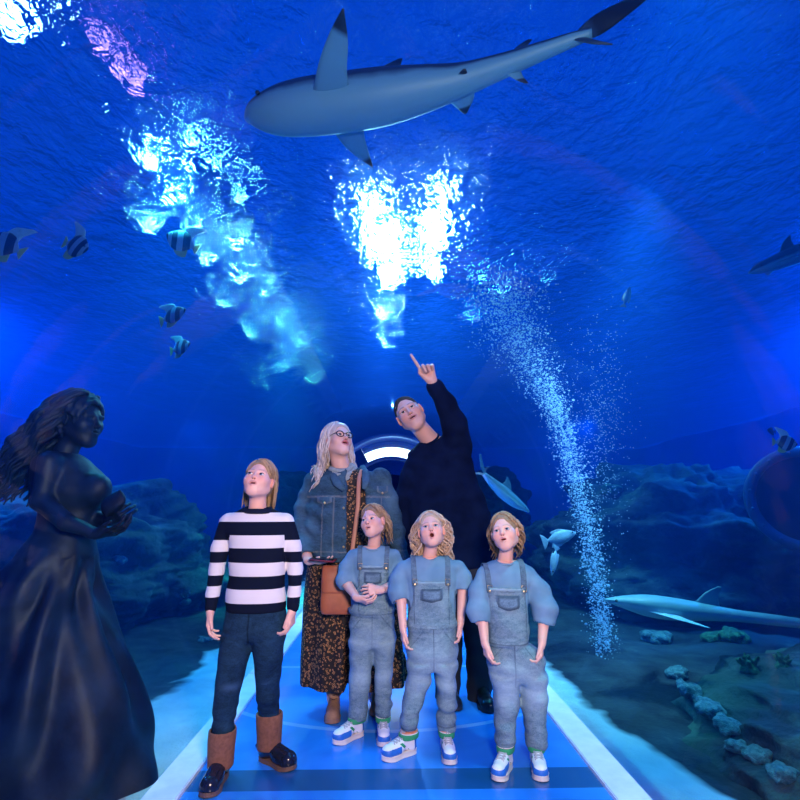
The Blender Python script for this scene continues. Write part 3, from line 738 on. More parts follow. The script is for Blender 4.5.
# ---- shoes, built pointing along local -y with the heel at y = 0, ground at z = 0
def outline(L, W, t):                      # half widths of a sole at t 0 heel .. 1 toe
    return W*np.interp(t, [0, .06, .2, .45, .72, .9, .97, 1], [.30, .62, .74, .70, 1, .80, .45, .12])
def sole_mesh(L, W, z0, z1, grow=0.0):
    b = MB(); n = 26; ts = [(1-math.cos(math.pi*i/n))/2 for i in range(n+1)]
    R_ = [(outline(L, W, t)/1+grow, -L*t) for t in ts]
    loop = [(w, y) for w, y in R_]+[(-w, y) for w, y in R_[::-1]]
    V = []; k = len(loop)
    for z, g in ((z0, -.002), (z0+.003, 0), (z1-.002, 0), (z1, -.002)):
        V += [(x+math.copysign(g, x), y, z+(.006*max(0, (-y/L-.8)/.2))) for x, y in loop]
    Fc = [(j*k+i, j*k+(i+1) % k, (j+1)*k+(i+1) % k, (j+1)*k+i) for j in range(3) for i in range(k)]+[tuple(range(k))[::-1], tuple(3*k+i for i in range(k))]
    return b.add(V, Fc)
def upper_field(L, W, H, open_r, vamp=.055, h=.003, toe=.052):
    f = Field((-W-.02, -L-.02, 0), (W+.02, .03, H+.03), h)
    f.cap((0, -L+W*.95, .030), (0, -L*.55, .036), W*.90, W*.80, .02)
    f.cap((0, -L*.60, .040), (0, -L*.30, .066), W*.70, W*.66, .02)
    f.cap((0, -L*.16, .03), (0, -L*.17, .05), W*.72, W*.70, .02)
    f.loft([(.03, 0, -L*.20, W*.72, L*.19), (.07, 0, -L*.20, W*.66, L*.21), (H*.8, 0, -L*.19, open_r+.008, open_r+.014), (H, 0, -L*.19, open_r+.008, open_r+.014)], .015)
    f.plane((0, 0, .012), (0, 0, -1)); return f
sn_sole_m = simple('cream_rubber_sole', (.80, .72, .66), .6)
def sneaker_upper_material():
    t = NT('white_blue_green_leather'); sp = t.n('SeparateXYZ', i_Vector=t.coord('Object')); x, y, z = sp.outputs
    c = (.80, .82, .84)
    ax = t.math('ABSOLUTE', x)
    # blue rand round the toe, blue heel counter, white vamp, green side bars, green collar, orange tongue top
    toe = t.math('MULTIPLY', t.math('LESS_THAN', y, -.095), t.math('LESS_THAN', z, t.math('ADD', .046, t.math('MULTIPLY', t.math('ADD', y, .17), .08))))
    c = t.mix(toe, c, (.02, .16, .60))
    s1 = t.math('MULTIPLY', t.math('GREATER_THAN', ax, .024), t.math('LESS_THAN', t.math('ABSOLUTE', t.math('ADD', t.math('SUBTRACT', z, .052), t.math('MULTIPLY', t.math('ADD', y, .085), .9))), .0075))
    c = t.mix(t.math('MULTIPLY', s1, t.math('GREATER_THAN', y, -.125)), c, (.02, .30, .12))
    he = t.math('MULTIPLY', t.math('GREATER_THAN', y, -.022), t.math('LESS_THAN', z, .075)); c = t.mix(he, c, (.02, .16, .60))
    co = t.math('GREATER_THAN', z, .094); c = t.mix(co, c, (.75, .28, .16))
    n = t.noise(t.coord('Object'), 120, 2)
    t.bsdf(c, .5, 0, t.bump(n, .1, .001)); return t.m
SNM = sneaker_upper_material(); GRN = simple('green_suede', (.03, .33, .14), .7, var=.2); LACE = simple('grey_lace', (.42, .45, .50), .7)
def make_sneaker(parent, toe, heel, L=.185, ankle=None, first=[None]):
    """toe and heel: ground points"""
    d = (Vector(toe)-Vector(heel)); rz = math.atan2(d.x, -d.y)
    if first[0] is None:
        W = .036; f = upper_field(L, W, .100, .030, h=.0026); f.ell((0, -L*.19, .106), (.028, .034, .022), .003, 'd')
        up = link('sneaker', mesh('sneaker', *f.mesh()), SNM)
        so = sole_mesh(L, W, 0, .020, .000).build('sole', sn_sole_m, up)
        b = MB(); bq = BVHTree.FromPolygons([v.co for v in up.data.vertices], [p.vertices[:] for p in up.data.polygons])
        su = lambda x, y: (x, y, (bq.ray_cast(Vector((x, y, .3)), Vector((0, 0, -1)))[0] or Vector((0, 0, .06))).z+.0015)
        for i in range(5):
            t = i/4; y = -.128+.058*t
            b.tube([su(-.018+.006*k, y+.002*k) for k in range(7)], .0026, 6)
            b.tube([su(.018-.006*k, y+.002*k) for k in range(7)], .0026, 6)
        la = b.build('laces', LACE, up)
        g = Field((-.06, -.11, .05), (.06, .03, .13), .0026)
        g.loft([(.066, 0, -L*.21, .0385, .050), (.090, 0, -L*.20, .0400, .050)], 0, cap=.004)
        g.loft([(.05, 0, -L*.19, .0335, .040), (.12, 0, -L*.19, .034, .042)], .002, op='d')
        st = link('ankle_strap', mesh('ankle_strap', *g.mesh()), GRN, up)
        first[0] = (up, [so, la, st]); objs = first[0]; new = up
    else:
        o = first[0][0].copy(); COL.objects.link(o)
        for ch in first[0][1]:
            c = ch.copy(); COL.objects.link(c); c.parent = o; c.matrix_parent_inverse = Matrix()
        new = o
    if new is first[0][0]:
        for ch in first[0][1]: ch.matrix_parent_inverse = Matrix()
    new.parent = parent; new.matrix_parent_inverse = parent_matrix(parent).inverted() if parent else Matrix()
    new.location = (heel[0], heel[1], 0.0); new.rotation_euler = (0, 0, rz)
    return new
def ground(px, py): return atz(px, py, 0)

SK_CHILD = skin_material('fair_skin', (.86, .48, .38)); SK_WOMAN = skin_material('woman_skin', (.84, .48, .37), lipc=(.55, .12, .14), browk=.35)
SK_MAN = skin_material('man_skin', (.72, .38, .28), lipc=(.45, .2, .17), browc=(.10, .07, .05), browk=.5)
BLOND = hair_material('dark_blond_hair', (.14, .075, .04), (.55, .36, .20)); FAIR = hair_material('light_blond_hair', (.32, .2, .13), (.78, .58, .42))
GREYB = hair_material('ash_blond_hair', (.30, .22, .18), (.80, .68, .60)); SHORT = simple('short_grey_brown_hair', (.060, .045, .038), .95, var=.5, scale=160, bump=.4, Specular_IOR_Level=.03)
BOX = lambda p, r: (Vector(p), r)
def eyes_for(eyes, M, parent, gaze, iris=(.10, .22, .35), n='eye'):
    for e in eyes: eye_object(e, M, parent, gaze, n, iris)

# ---------------------------------------------------------------- child in the striped sweater
def striped_child():
    y = 2.42; root = empty('person', atz(252, 775, 0)); root.location = (root.location.x, y, 0)
    tag(root, 'child in a navy and white striped sweater, jeans and brown-topped boots looking up', 'person')
    # head
    hc = at(259.5, 481, y); s = .86
    M = frame((-.03, -.90, .40), (0, .3, 1), -6)
    nb = at(257, 515, y+.02)
    hd, at_, eyes, _ = head_mesh(M, hc, s, nb, 'child', .0035, .040)
    rest = []
    arml = [(226, 522, y+.02, 20), (216, 566, y+.01, 15), (211, 604, y-.04, 10)]; armr = [(287, 522, y+.02, 20), (296, 564, y+.03, 15), (292.5, 601, y-.04, 10)]
    # hands
    w = at(210.5, 610, y-.045); rest.append(hand_mesh(at(211, 602, y-.03), w, (-.02, -.10, -1), (1, .2, 0), 1, .80, (.019, .019), curl=(22, 30, 22), thumb=(24, 15)))
    w = at(292.5, 609, y-.045); rest.append(hand_mesh(at(293.5, 601, y-.03), w, (-.02, -.10, -1), (-1, .2, 0), -1, .80, (.019, .019), curl=(30, 38, 30), thumb=(24, 15)))
    # inner torso and limbs
    tr = rows_px([(516, 244, 270, y+.02, .04), (524, 226, 288, y+.02, .055), (560, 234, 281, y+.01, .065), (606, 227, 282, y, .07), (632, 228, 280, y, .07)])
    f = Field(*merge_box(bounds(tr), box_of(limb_bounds(arml, armr, [(225, 728, 2.3, 14), (270, 712, 2.52, 14)]))), .011)
    f.loft(tr, .02); limb(f, [(a, b_, c, d*.7) for a, b_, c, d in arml]); limb(f, [(a, b_, c, d*.7) for a, b_, c, d in armr])
    limb(f, [(238, 630, y, 18), (227, 690, 2.43, 13), (223, 745, 2.44, 10), (221, 764, 2.45, 10)], .02); limb(f, [(268, 630, y, 18), (268, 690, 2.52, 11), (268, 730, 2.60, 8), (269, 748, 2.61, 8)], .02)
    rest.append(f.mesh()); skin_object('body', (hd, at_), rest, SK_CHILD, root)
    eyes_for(eyes, M, root, (-.25, -.80, .50))
    # sweater
    tr = rows_px([(506, 246, 269, y+.025, .045), (512, 236, 279, y+.02, .055), (517, 226, 289, y+.02, .066), (526, 224, 291, y+.015, .080), (545, 229, 286, y+.01, .088), (575, 230, 284, y, .090), (600, 226, 285.5, y, .094), (611, 226, 285, y, .092)])
    al = [(229, 522, y+.02, 18), (220.5, 548, y+.02, 16.5), (216.5, 570, y+.01, 15), (212.5, 594, y-.02, 12.5), (211, 608, y-.045, 11.5)]
    ar = [(285, 522, y+.02, 18), (293, 548, y+.02, 16.5), (295.5, 568, y+.02, 15), (294.5, 592, y-.02, 12.5), (293, 607, y-.045, 11.5)]
    f = Field(*merge_box(bounds(tr), box_of(limb_bounds(al, ar))), .0065)
    f.loft(tr, 0, cap=.012); limb(f, al, .012); limb(f, ar, .012)
    f.cap(tuple(at(257.5, 500, y+.01)), tuple(at(257.5, 514, y+.02)), .043, .043, .006, 'd')
    f.disp(folds(None, .0022, 40)); f.disp(lambda X, Y, Z: .003*wob(X, Y, Z, 22, 1))
    V, Fc = f.mesh()
    # band coordinate
    zt = lambda py: at(255, py, y-.09).z
    px = np.array([at(255, q, y-.09).z for q in range(500, 620)]); pyq = np.interp(-V[:, 2], -px, np.arange(500, 620))
    pyv = pyq.copy(); xl = np.interp(pyv, [524, 575, 590, 611], [at(q, 560, y).x for q in (231, 229.5, 225.5, 223)]); xr = np.interp(pyv, [524, 575, 590, 611], [at(q, 560, y).x for q in (284.5, 284.5, 287.5, 288.5)])
    slv = ((V[:, 0] < xl) | (V[:, 0] > xr)) & (V[:, 2] < zt(524))
    pyq = np.where(slv, np.interp(pyq, [522, 541, 553, 564, 577, 588, 599.0, 640], [522, 535.5, 548.5, 563, 576.5, 590, 604.2, 645]), pyq)
    t = NT('striped_knit'); a = t.math('DIVIDE', t.math('SUBTRACT', t.attr('band'), 500), 120)
    NV, WH = (.006, .010, .026), (.82, .77, .76)
    st = [(0, NV), (12.5, WH), (22, NV), (35.5, WH), (48.5, NV), (63, WH), (76.5, NV), (90, WH), (104, NV)]
    c = t.ramp(a, [(q/120, col) for q, col in st], 'CONSTANT'); v = t.coord('Object')
    wv = t.n('TexWave', i_Vector=v, i_Scale=75.0, i_Distortion=.6, bands_direction='X'); t.bsdf(c, .9, 0, t.bump(t.math('ADD', wv.outputs['Fac'], t.noise(v, 200, 2)), .25, .003), Specular_IOR_Level=.08)
    cloth_object('sweater', (V, Fc), t.m, root, band=pyq)
    f = Field(*box_of([(at(257.5, 508, y+.01), .07)]), .004)
    f.loft(rows_px([(508.5, 243.5, 272, y+.012, .052), (514, 241, 275, y+.012, .058)]), 0, cap=.006); f.loft(rows_px([(503, 246.5, 269, y+.012, .044), (518, 245, 271, y+.012, .046)]), .003, op='d')
    cloth_object('collar', f.mesh(), knit('navy_rib', (.008, .012, .03), (.012, .018, .045)), root)
    # jeans
    J = denim('dark_blue_denim', (.018, .060, .115), (.004, .016, .038))
    pel = rows_px([(604, 227, 285, y, .082), (625, 224, 285.5, y, .088), (640, 226, 283, y, .070)])
    ll = rows_px([(632, 223, 254, y, .082), (655, 219.5, 249, y-.01, .074), (688, 215.5, 241, 2.425, .060), (700, 214.5, 238.5, 2.43, .055), (725, 213, 234, 2.44, .044), (750, 213.5, 231.5, 2.445, .040)])
    lr = rows_px([(632, 251, 285, y, .082), (655, 254, 283, y+.02, .074), (685, 256, 279.5, 2.49, .060), (698, 257, 279, 2.51, .055), (712, 259, 279, 2.565, .046), (736, 260, 278, 2.585, .042)])
    f = Field(*merge_box(bounds(pel), bounds(ll), bounds(lr)), .006); f.loft(pel, 0, cap=.02); f.loft(ll, .022); f.loft(lr, .022)
    f.disp(folds(None, .0022, 60, seed=3)); f.disp(folds(at(255, 722, y).z, .004, 120, .06, 2)); f.disp(folds(at(255, 640, y).z, .003, 60, .05)); f.disp(lambda X, Y, Z: .0018*wob(X, Y, Z, 30, 2))
    V, Fc = f.mesh(); kz = [at(227, 693, 2.3).z, at(268, 688, 2.4).z]; kx = [at(227, 693, 2.33).x, at(268, 688, 2.4).x]
    worn = sum(np.exp(-(((V[:, 2]-z)/.016)**2+((V[:, 0]-x)/.04)**2)) for z, x in zip(kz, kx))*(V[:, 1] < 2.42)
    seam = (np.abs(V[:, 0]-at(253, 620, y).x) < .003)*(V[:, 2] > at(253, 640, y).z)
    cloth_object('jeans', (V, Fc), J, root, worn=worn, seam=seam.astype(float))
    # boots
    shm = simple('brown_suede', (.24, .10, .06), .85, var=.3, scale=60, bump=.2); ftm = simple('black_navy_leather', (.010, .014, .030), .18, var=.4, scale=20)
    for (tx, ty, hx, hy, rows, dy) in ((203, 803, 229, 774, [(728, 209.5, 236, 2.44, .060), (734, 209, 236, 2.44, .060), (752, 208.5, 234, 2.445, .056), (766, 208, 233, 2.45, .054)], 0), (305, 775, 262, 757, [(712, 256.5, 282.5, 2.58, .060), (718, 256.5, 282.5, 2.58, .060), (735, 257, 281.5, 2.59, .056), (748, 257.5, 281, 2.60, .054)], 1)):
        toe = ground(tx, ty); rw = rows_px(rows); sh = Vector((rw[0][1], rw[0][2], 0)); hd_ = Vector((rw[-1][1], rw[-1][2], 0)); d = (Vector((toe.x, toe.y, 0))-hd_); L = .215
        d.normalize(); rz = math.atan2(d.x, -d.y); heel = hd_-d*.050
        f = upper_field(L, .045, .080, .044, h=.004); 
        bt = link('boot', mesh('boot', *f.mesh()), ftm, root); bt.location = (heel.x, heel.y, 0); bt.rotation_euler = (0, 0, rz)
        so = sole_mesh(L, .045, 0, .016, -.001).build('sole', simple('brown_sole', (.16, .09, .065), .6), bt); so.matrix_parent_inverse = Matrix()
        f = Field(*bounds(rw), .004); f.loft(rw, 0, cap=.006); top = [(z+.02 if i == len(rw)-1 else z, a, b_, c-.007, e-.007) for i, (z, a, b_, c, e) in enumerate(sorted(rw))]
        f.loft([(r[0] if i else r[0]+.06, *r[1:]) for i, r in enumerate(sorted(top))], .002, op='d'); f.disp(lambda X, Y, Z: .001*wob(X, Y, Z, 40))
        sf_ = link('boot_shaft', mesh('boot_shaft', *f.mesh()), shm, bt)
    # hair
    locks = hair_locks(M, hc, s, 330, .15, .0062, .012, [(hc-Vector((0, 0, .02)), nb, .05), (at(226, 524, y+.02), at(288, 524, y+.02), .055)], grav=(-.15, .35, -1), seed=3, back=-.3, lenv=.3)
    locks = more(locks, fringe(M, hc, s, 110, .35, -.85, 4)); locks = more(locks, fringe(M, hc, s, 30, .4, .9, 5))
    hair_object(hair_cap(M, hc, s, .007), locks, BLOND, root)
    return root
striped_child()
from mathutils.bvhtree import BVHTree
# ---------------------------------------------------------------- three girls in denim dungarees
SHIRT = knit('blue_grey_jersey', (.13, .26, .38), (.19, .34, .47), 250)
DEN = denim('light_blue_denim', (.27, .40, .45), (.08, .16, .22), .3, (.05, .09, .14))
DEN2 = denim('washed_denim_trim', (.20, .32, .42), (.06, .11, .17), .3)
def surf_y(rows, x, z, e=2.2):
    A = np.array(sorted(rows), np.float32); cx, cy, a, b = [float(smooth_interp(np.array([z], np.float32), A[:, 0], A[:, i])[0]) for i in (1, 2, 3, 4)]
    q = min(.995, abs((x-cx)/a)); return cy-b*(1-q**e)**(1/e), cx
def girl(y, label, head, torso, sl, sr, hands, bib, pelvis, legl, legr, shoes, hair, seed, cuff=.0):
    rx = at(*torso[-1][1:2], 600, y).x if False else (at((pelvis[0][1]+pelvis[0][2])/2, 640, y).x)
    root = empty('person', (rx, y, 0)); tag(root, label, 'person', 'girls in matching denim dungarees')
    hx, hy, s, fwd, roll, nx, ny, mo, gaze = head
    hc = at(hx, hy, y-.02); M = frame(fwd, (0, .3, 1), roll); nb = at(nx, ny, y+.02)
    hd, at_, eyes, _ = head_mesh(M, hc, s, nb, 'child', mo, .034, mw=.014 if mo > .006 else .018)
    rest = []
    for e, w, d, pn, sd, kw in hands: rest.append(hand_mesh(at(*e), at(*w), d, pn, sd, .70, (.028, .018), **kw))
    T = rows_px(torso); inner = [(z, a, b_, c*.88, e_*.85) for z, a, b_, c, e_ in T]; PL = rows_px(pelvis); LL = rows_px(legl); LR = rows_px(legr)
    f = Field(*merge_box(bounds(T), bounds(PL), bounds(LL), bounds(LR), box_of([(at(*h[0]), .03) for h in hands])), .011)
    f.loft(inner, .02); f.loft([(z, a, b_, c*.8, e_*.8) for z, a, b_, c, e_ in sorted(PL)[1:]], .02)
    for q in (LL, LR): f.loft([(z, a, b_, c*.75, e_*.75) for z, a, b_, c, e_ in q], .02)
    for q in (sl, sr): limb(f, [(a, b_, c, d*.6) for a, b_, c, d in q])
    for lg, (toe, heel) in zip((LL, LR), shoes):
        z, a, b_, c, e_ = min(lg); f.cap((a, b_, z+.02), (a, b_, .06), .028, .026, .01)
    rest.append(f.mesh()); skin_object('body', (hd, at_), rest, SK_CHILD, root); eyes_for(eyes, M, root, gaze)
    # shirt
    f = Field(*merge_box(bounds(T), box_of(limb_bounds(sl, sr))), .0055)
    f.loft(T, 0, cap=.01); limb(f, sl, .016); limb(f, sr, .016)
    for q in (sl, sr):                                   # trim the cuffs flat
        a, b_ = at(*q[-2][:3]), at(*q[-1][:3]); f.cap(b_+(b_-a).normalized()*.03, b_+(b_-a).normalized()*.05, .045, .045, .006, 'd')
    nk = at(nx, ny, y-.005); f.cap(nk+(Vector(hc)-nk)*.35, nk-(Vector(hc)-nk)*.02, .037, .037, .006, 'd')
    f.disp(folds(None, .0022, 60, seed=seed)); f.disp(lambda X, Y, Z: .0030*wob(X, Y, Z, 26, seed))
    sh_ = f.mesh(); cloth_object('shirt', sh_, SHIRT, root)
    kk = ((Vector(hc)-nk).normalized()+Vector((0, -.25, .6))).normalized(); torus('neckband', nk+kk*.006, kk, .0405, .0055, SHIRT, root, 1.05)
    bv = BVHTree.FromPolygons([Vector(v) for v in sh_[0]], [tuple(q) for q in sh_[1].tolist()])
    # dungarees
    btop, bw0, wz, bx = bib; zt = at(bx, btop, y-.09).z; zw = at(bx, wz, y-.09).z; xc = at(bx, btop, y-.09).x; hw = bw0/2*sc_at(at(bx, btop, y-.09))
    G = [(z, a, b_, c+.006, e_+.008) for z, a, b_, c, e_ in T]
    f = Field(*merge_box(bounds(G), bounds(PL), bounds(LL), bounds(LR)), .0055)
    f.loft(G, 0)
    X, Y, Z = np.meshgrid(*f.ax, indexing='ij'); t = np.clip((Z-zw)/(zt-zw), 0, 1)
    wid = np.where(Z < zw, 1.0, hw+(.035)*(1-t)**3); yc = G[0][2]
    lim = np.maximum(np.abs(X-xc)-wid, Z-zt); lim = np.maximum(lim, np.where(Z > zw, (Y-(yc-.015))*.9, -1)); f.f = np.maximum(f.f, lim.astype(np.float32))
    PB = list(sorted(PL)); PB[0] = (PB[0][0], PB[0][1], PB[0][2], PB[0][3]*.95, PB[0][4]*.75); f.loft(PB, .008, cap=.02); f.loft(LL, .022, cap=.006); f.loft(LR, .022, cap=.006)
    gz = lambda X, Y, Z: -.0028*np.abs(np.sin((X+.3*Y)*150))*np.exp(-((Z-zw+.008)/.014)**2)
    f.disp(gz); f.disp(lambda X, Y, Z: -.004*np.exp(-((Z-zw+.008)/.010)**2)+.004*np.exp(-((Z-zw+.008)/.004)**2))
    za = min(LL)[0]; f.disp(folds(za+.05, .005, 110, .06, seed)); f.disp(folds(za+.21, .0045, 70, .06, seed+1)); f.disp(lambda X, Y, Z: .0036*wob(X, Y, Z, 26, seed)); f.disp(folds(None, .0034, 75, seed=seed+2))
    V, Fc = f.mesh(); x, yy, z = V.T; fr = yy < yc-.01
    dd = lambda q, w=.0016: np.exp(-(q/w)**2)
    seam = np.zeros(len(V)); xm = PL[0][1]
    seam += (dd(z-(zt-.012))+dd(z-(zt-.017)))*(np.abs(x-xc) < hw)*fr+dd(z-za-.014, .002)+dd(z-(zw-.018), .002)
    seam += dd(np.abs(x-xc)-hw+.006)*(z > zw)*fr+dd(x-xm, .002)*(z < zw-.02)*(z > min(PL)[0])*fr
    for sg in (-1, 1): seam += dd((x-xm)*sg-.075+(z-(zw-.06))*.8, .0022)*(z < zw-.03)*(z > zw-.11)*fr
    worn = .55*np.exp(-((z-(za+.21))/.05)**2)*fr+.4*np.exp(-((z-(zw-.15))/.06)**2)*fr+.5*dd(z-(zt-.004), .004)
    dg = cloth_object('dungarees', (V, Fc), DEN, root, seam=np.clip(seam, 0, 1), worn=np.clip(worn, 0, 1))
    # bib pocket
    pz0, pz1 = zt-.085, zt-.030; b = MB(); pw = hw*.62
    def pk(u, v, o=0): 
        x_ = xc-pw+2*pw*u; z_ = pz0+(pz1-pz0)*v; z_ -= .012*(1-abs(2*u-1))*(1-v); return Vector((x_, surf_y(G, x_, z_)[0]-.0035-o, z_))
    nu, nv = 12, 8
    b.grid(lambda u, v: pk(u, v, .003 if .0 < u < 1 and 0 < v < 1 else -.004), nu, nv)
    me = mesh('bib_pocket', b.V, b.F); P_ = np.array(b.V); edge = np.array([1.0 if (i // nv in (0, 1, nu-2, nu-1) or i % nv in (0, 1, nv-2, nv-1)) and not (i // nv in (0, nu-1)) else 0 for i in range(len(P_))]); put_attr(me, seam=edge*.8, worn=np.zeros(len(P_)))
    link('bib_pocket', me, DEN2, dg)
    zs = T[0][0] if T[0][0] > T[-1][0] else T[-1][0]
    for sg in (-1, 1):                                   # straps over the shoulders
        pts = []; x0 = xc+sg*(hw-.010); x1 = xc+sg*(hw-.004); z_ = zt-.020; last = None
        while len(pts) < 40:
            t = min(1, (z_-zt+.02)/.12); x_ = x0+(x1-x0)*t; h = bv.ray_cast(Vector((x_, yc-.6, z_)), Vector((0, 1, 0)))
            if h[0] is None or (pts and h[0].y > pts[-1].y+.030): break
            pts.append(h[0]+Vector((0, -.011 if len(pts) < 2 else -.006, 0))); z_ += .012
        y_ = pts[-1].y+.014
        for i in range(9):
            h = bv.ray_cast(Vector((x1, y_, zt+.6)), Vector((0, 0, -1)))
            if h[0] is None or h[0].z < pts[-1].z-.04: break
            pts.append(h[0]+Vector((0, 0, .005))); y_ += .014
        z_ = pts[-1].z-.02
        while z_ > zt-.05:
            h = bv.ray_cast(Vector((x1, yc+.6, z_)), Vector((0, -1, 0)))
            if h[0] is None: break
            pts.append(h[0]+Vector((0, .006, 0))); z_ -= .02
        # ribbon
        V_ = []; F_ = []; w = .013
        for i, p in enumerate(pts):
            tg = (pts[min(i+1, len(pts)-1)]-pts[max(i-1, 0)]).normalized(); sd = Vector((1, 0, 0)); nn = sd.cross(tg).normalized()
            for dx, dn in ((-w, -.002), (w, -.002), (w, .0022), (-w, .0022)): V_.append(p+sd*dx+nn*(-dn))
        for i in range(len(pts)-1):
            for j in range(4): F_.append((i*4+j, i*4+(j+1) % 4, (i+1)*4+(j+1) % 4, (i+1)*4+j))
        F_ += [(3, 2, 1, 0), tuple(len(V_)-4+j for j in range(4))]
        me = mesh('strap', V_, F_); put_attr(me, seam=np.array([.35]*len(V_)), worn=np.zeros(len(V_))); st = link('strap', me, DEN2, dg, smooth=False)
        b = MB(); q = pts[0]+Vector((0, -.005, .006)); b.ico(q, .0075, 2, (1, .4, 1)); 
        b.tube([q+Vector((-.011, 0, .002)), q+Vector((-.011, 0, .026)), q+Vector((.011, 0, .026)), q+Vector((.011, 0, .002)), q+Vector((0, 0, -.006)), q+Vector((-.011, 0, .002))], .0014, 6); b.build('buckle', brass, st)
    # hem cuffs seen as turn-ups
    for lg, (toe, heel) in zip((LL, LR), shoes):
        a = min(lg); hm_ = Vector((a[1], a[2], 0)); tp = ground(*toe); d = Vector((tp.x, tp.y, 0))-hm_; d.normalize(); h_ = hm_-d*.034; make_sneaker(root, h_+d, h_)
    hm, n, ln, wave, bodies, kw = hair
    bod = [(hc-Vector((0, 0, .02)), nb, .042)]+[(at(a[0], a[1], y+.01), at(b_[0], b_[1], y+.01), r) for a, b_, r in bodies]
    lk = hair_locks(M, hc, s, n, ln, .0058, .012, bod, seed=seed, wave=wave, **kw)
    for x1 in (-.85, .85): lk = more(lk, fringe(M, hc, s, 60, .05, x1, seed+2, .25))
    hair_object(hair_cap(M, hc, s, .006, seed=seed), lk, hm, root)
    return root
y = 2.86
girl(y, 'smallest girl in denim dungarees with hands clasped, in front of the brown handbag',
     (373.5, 522, .80, (-.42, -.86, .22), 4, 373.5, 549, .0025, (-.5, -.75, .36)),
     [(546, 362, 385, y+.02, .05), (550, 354, 392, y+.02, .066), (556, 349.5, 398, y+.015, .078), (572, 350, 395, y+.01, .086), (592, 351, 393, y, .088), (614, 351, 393, y, .088)],
     [(353, 556, y+.01, 13), (347.5, 568, y, 17), (345.5, 580, y-.03, 17), (347, 586, y-.05, 14)],
     [(394, 556, y+.01, 13), (398, 568, y, 16), (397, 581, y-.03, 17), (393, 588, y-.06, 14)],
     [((347, 584, y-.05), (357, 598, y-.155), (.75, -.25, -.25), (0, .5, .8), 1, dict(curl=(30, 40, 30), thumb=(30, 20))),
      ((393, 586, y-.05), (380, 590, y-.165), (-1, -.1, .02), (0, .9, -.4), -1, dict(curl=(28, 35, 25), thumb=(35, 15)))],
     (566, 30, 611, 373),
     [(611, 352, 393, y, .088), (618, 350, 394.5, y, .092), (632, 349.5, 394.5, y, .094), (646, 350, 394.5, y, .094)],
     [(640, 350, 374, y, .088), (660, 350, 373, y, .074), (680, 349, 371.5, y-.01, .062), (700, 349, 368, y-.01, .055), (713, 348.5, 367, y-.01, .050), (718, 349, 366, y-.01, .046)],
     [(640, 372, 394.5, y, .088), (660, 373.5, 394, y, .074), (680, 374, 392, y, .062), (700, 375, 391, y, .055), (713, 375, 391, y, .050), (718, 375.5, 390.5, y, .046)],
     [((339, 743), (360, 728)), ((384, 746), (382.5, 726))],
     (BLOND, 260, .13, .004, [((352, 556), (394, 556), .04)], dict(grav=(.25, .5, -1), lenv=.4)), 5)
y = 2.68
girl(y, 'middle girl in denim dungarees with long wavy hair and wide open mouth',
     (431.5, 531, .83, (-.12, -.88, .36), 5, 429, 559, .0125, (-.15, -.8, .5)),
     [(556, 413, 445, y+.02, .052), (560, 405, 453, y+.02, .070), (567, 400, 461, y+.015, .082), (585, 404, 458, y+.01, .090), (605, 407, 456, y, .092), (628, 408, 455, y, .092)],
     [(404, 568, y+.01, 14), (398.5, 580, y, 18), (398.5, 592, y-.01, 20), (400, 600, y-.02, 17)],
     [(458, 568, y+.01, 14), (463, 578, y, 17), (463.5, 586, y+.0, 19), (463, 591, y-.01, 17)],
     [((401, 596, y-.02), (403, 628, y-.06), (0, -.1, -1), (1, .2, 0), 1, dict(curl=(25, 32, 25), thumb=(24, 15))),
      ((463, 590, y-.01), (460.5, 622, y-.03), (0, -.1, -1), (-1, .2, 0), -1, dict(curl=(25, 32, 25), thumb=(24, 15)))],
     (582, 37, 625, 431.5),
     [(624, 409, 455, y, .092), (632, 407, 457.5, y, .096), (648, 406.5, 458, y, .098), (668, 407.5, 457, y, .096)],
     [(662, 407.5, 432.5, y, .088), (680, 406, 431, y, .074), (700, 402, 424, y-.01, .062), (715, 400.5, 420, y-.02, .056), (724, 400, 418.5, y-.02, .052), (729, 401, 417.5, y-.02, .046)],
     [(662, 431.5, 457, y, .088), (680, 436, 456.5, y, .074), (700, 437.5, 456, y, .062), (715, 437, 455.5, y, .056), (725, 437, 455.5, y, .052), (730, 438, 454.5, y, .046)],
     [((394, 758), (411, 742)), ((450, 763), (446.5, 741))],
     (FAIR, 460, .36, .010, [((408, 572), (454, 572), .040)], dict(grav=(.0, .25, -1), lenv=.35, back=-.45)), 6)
y = 2.54
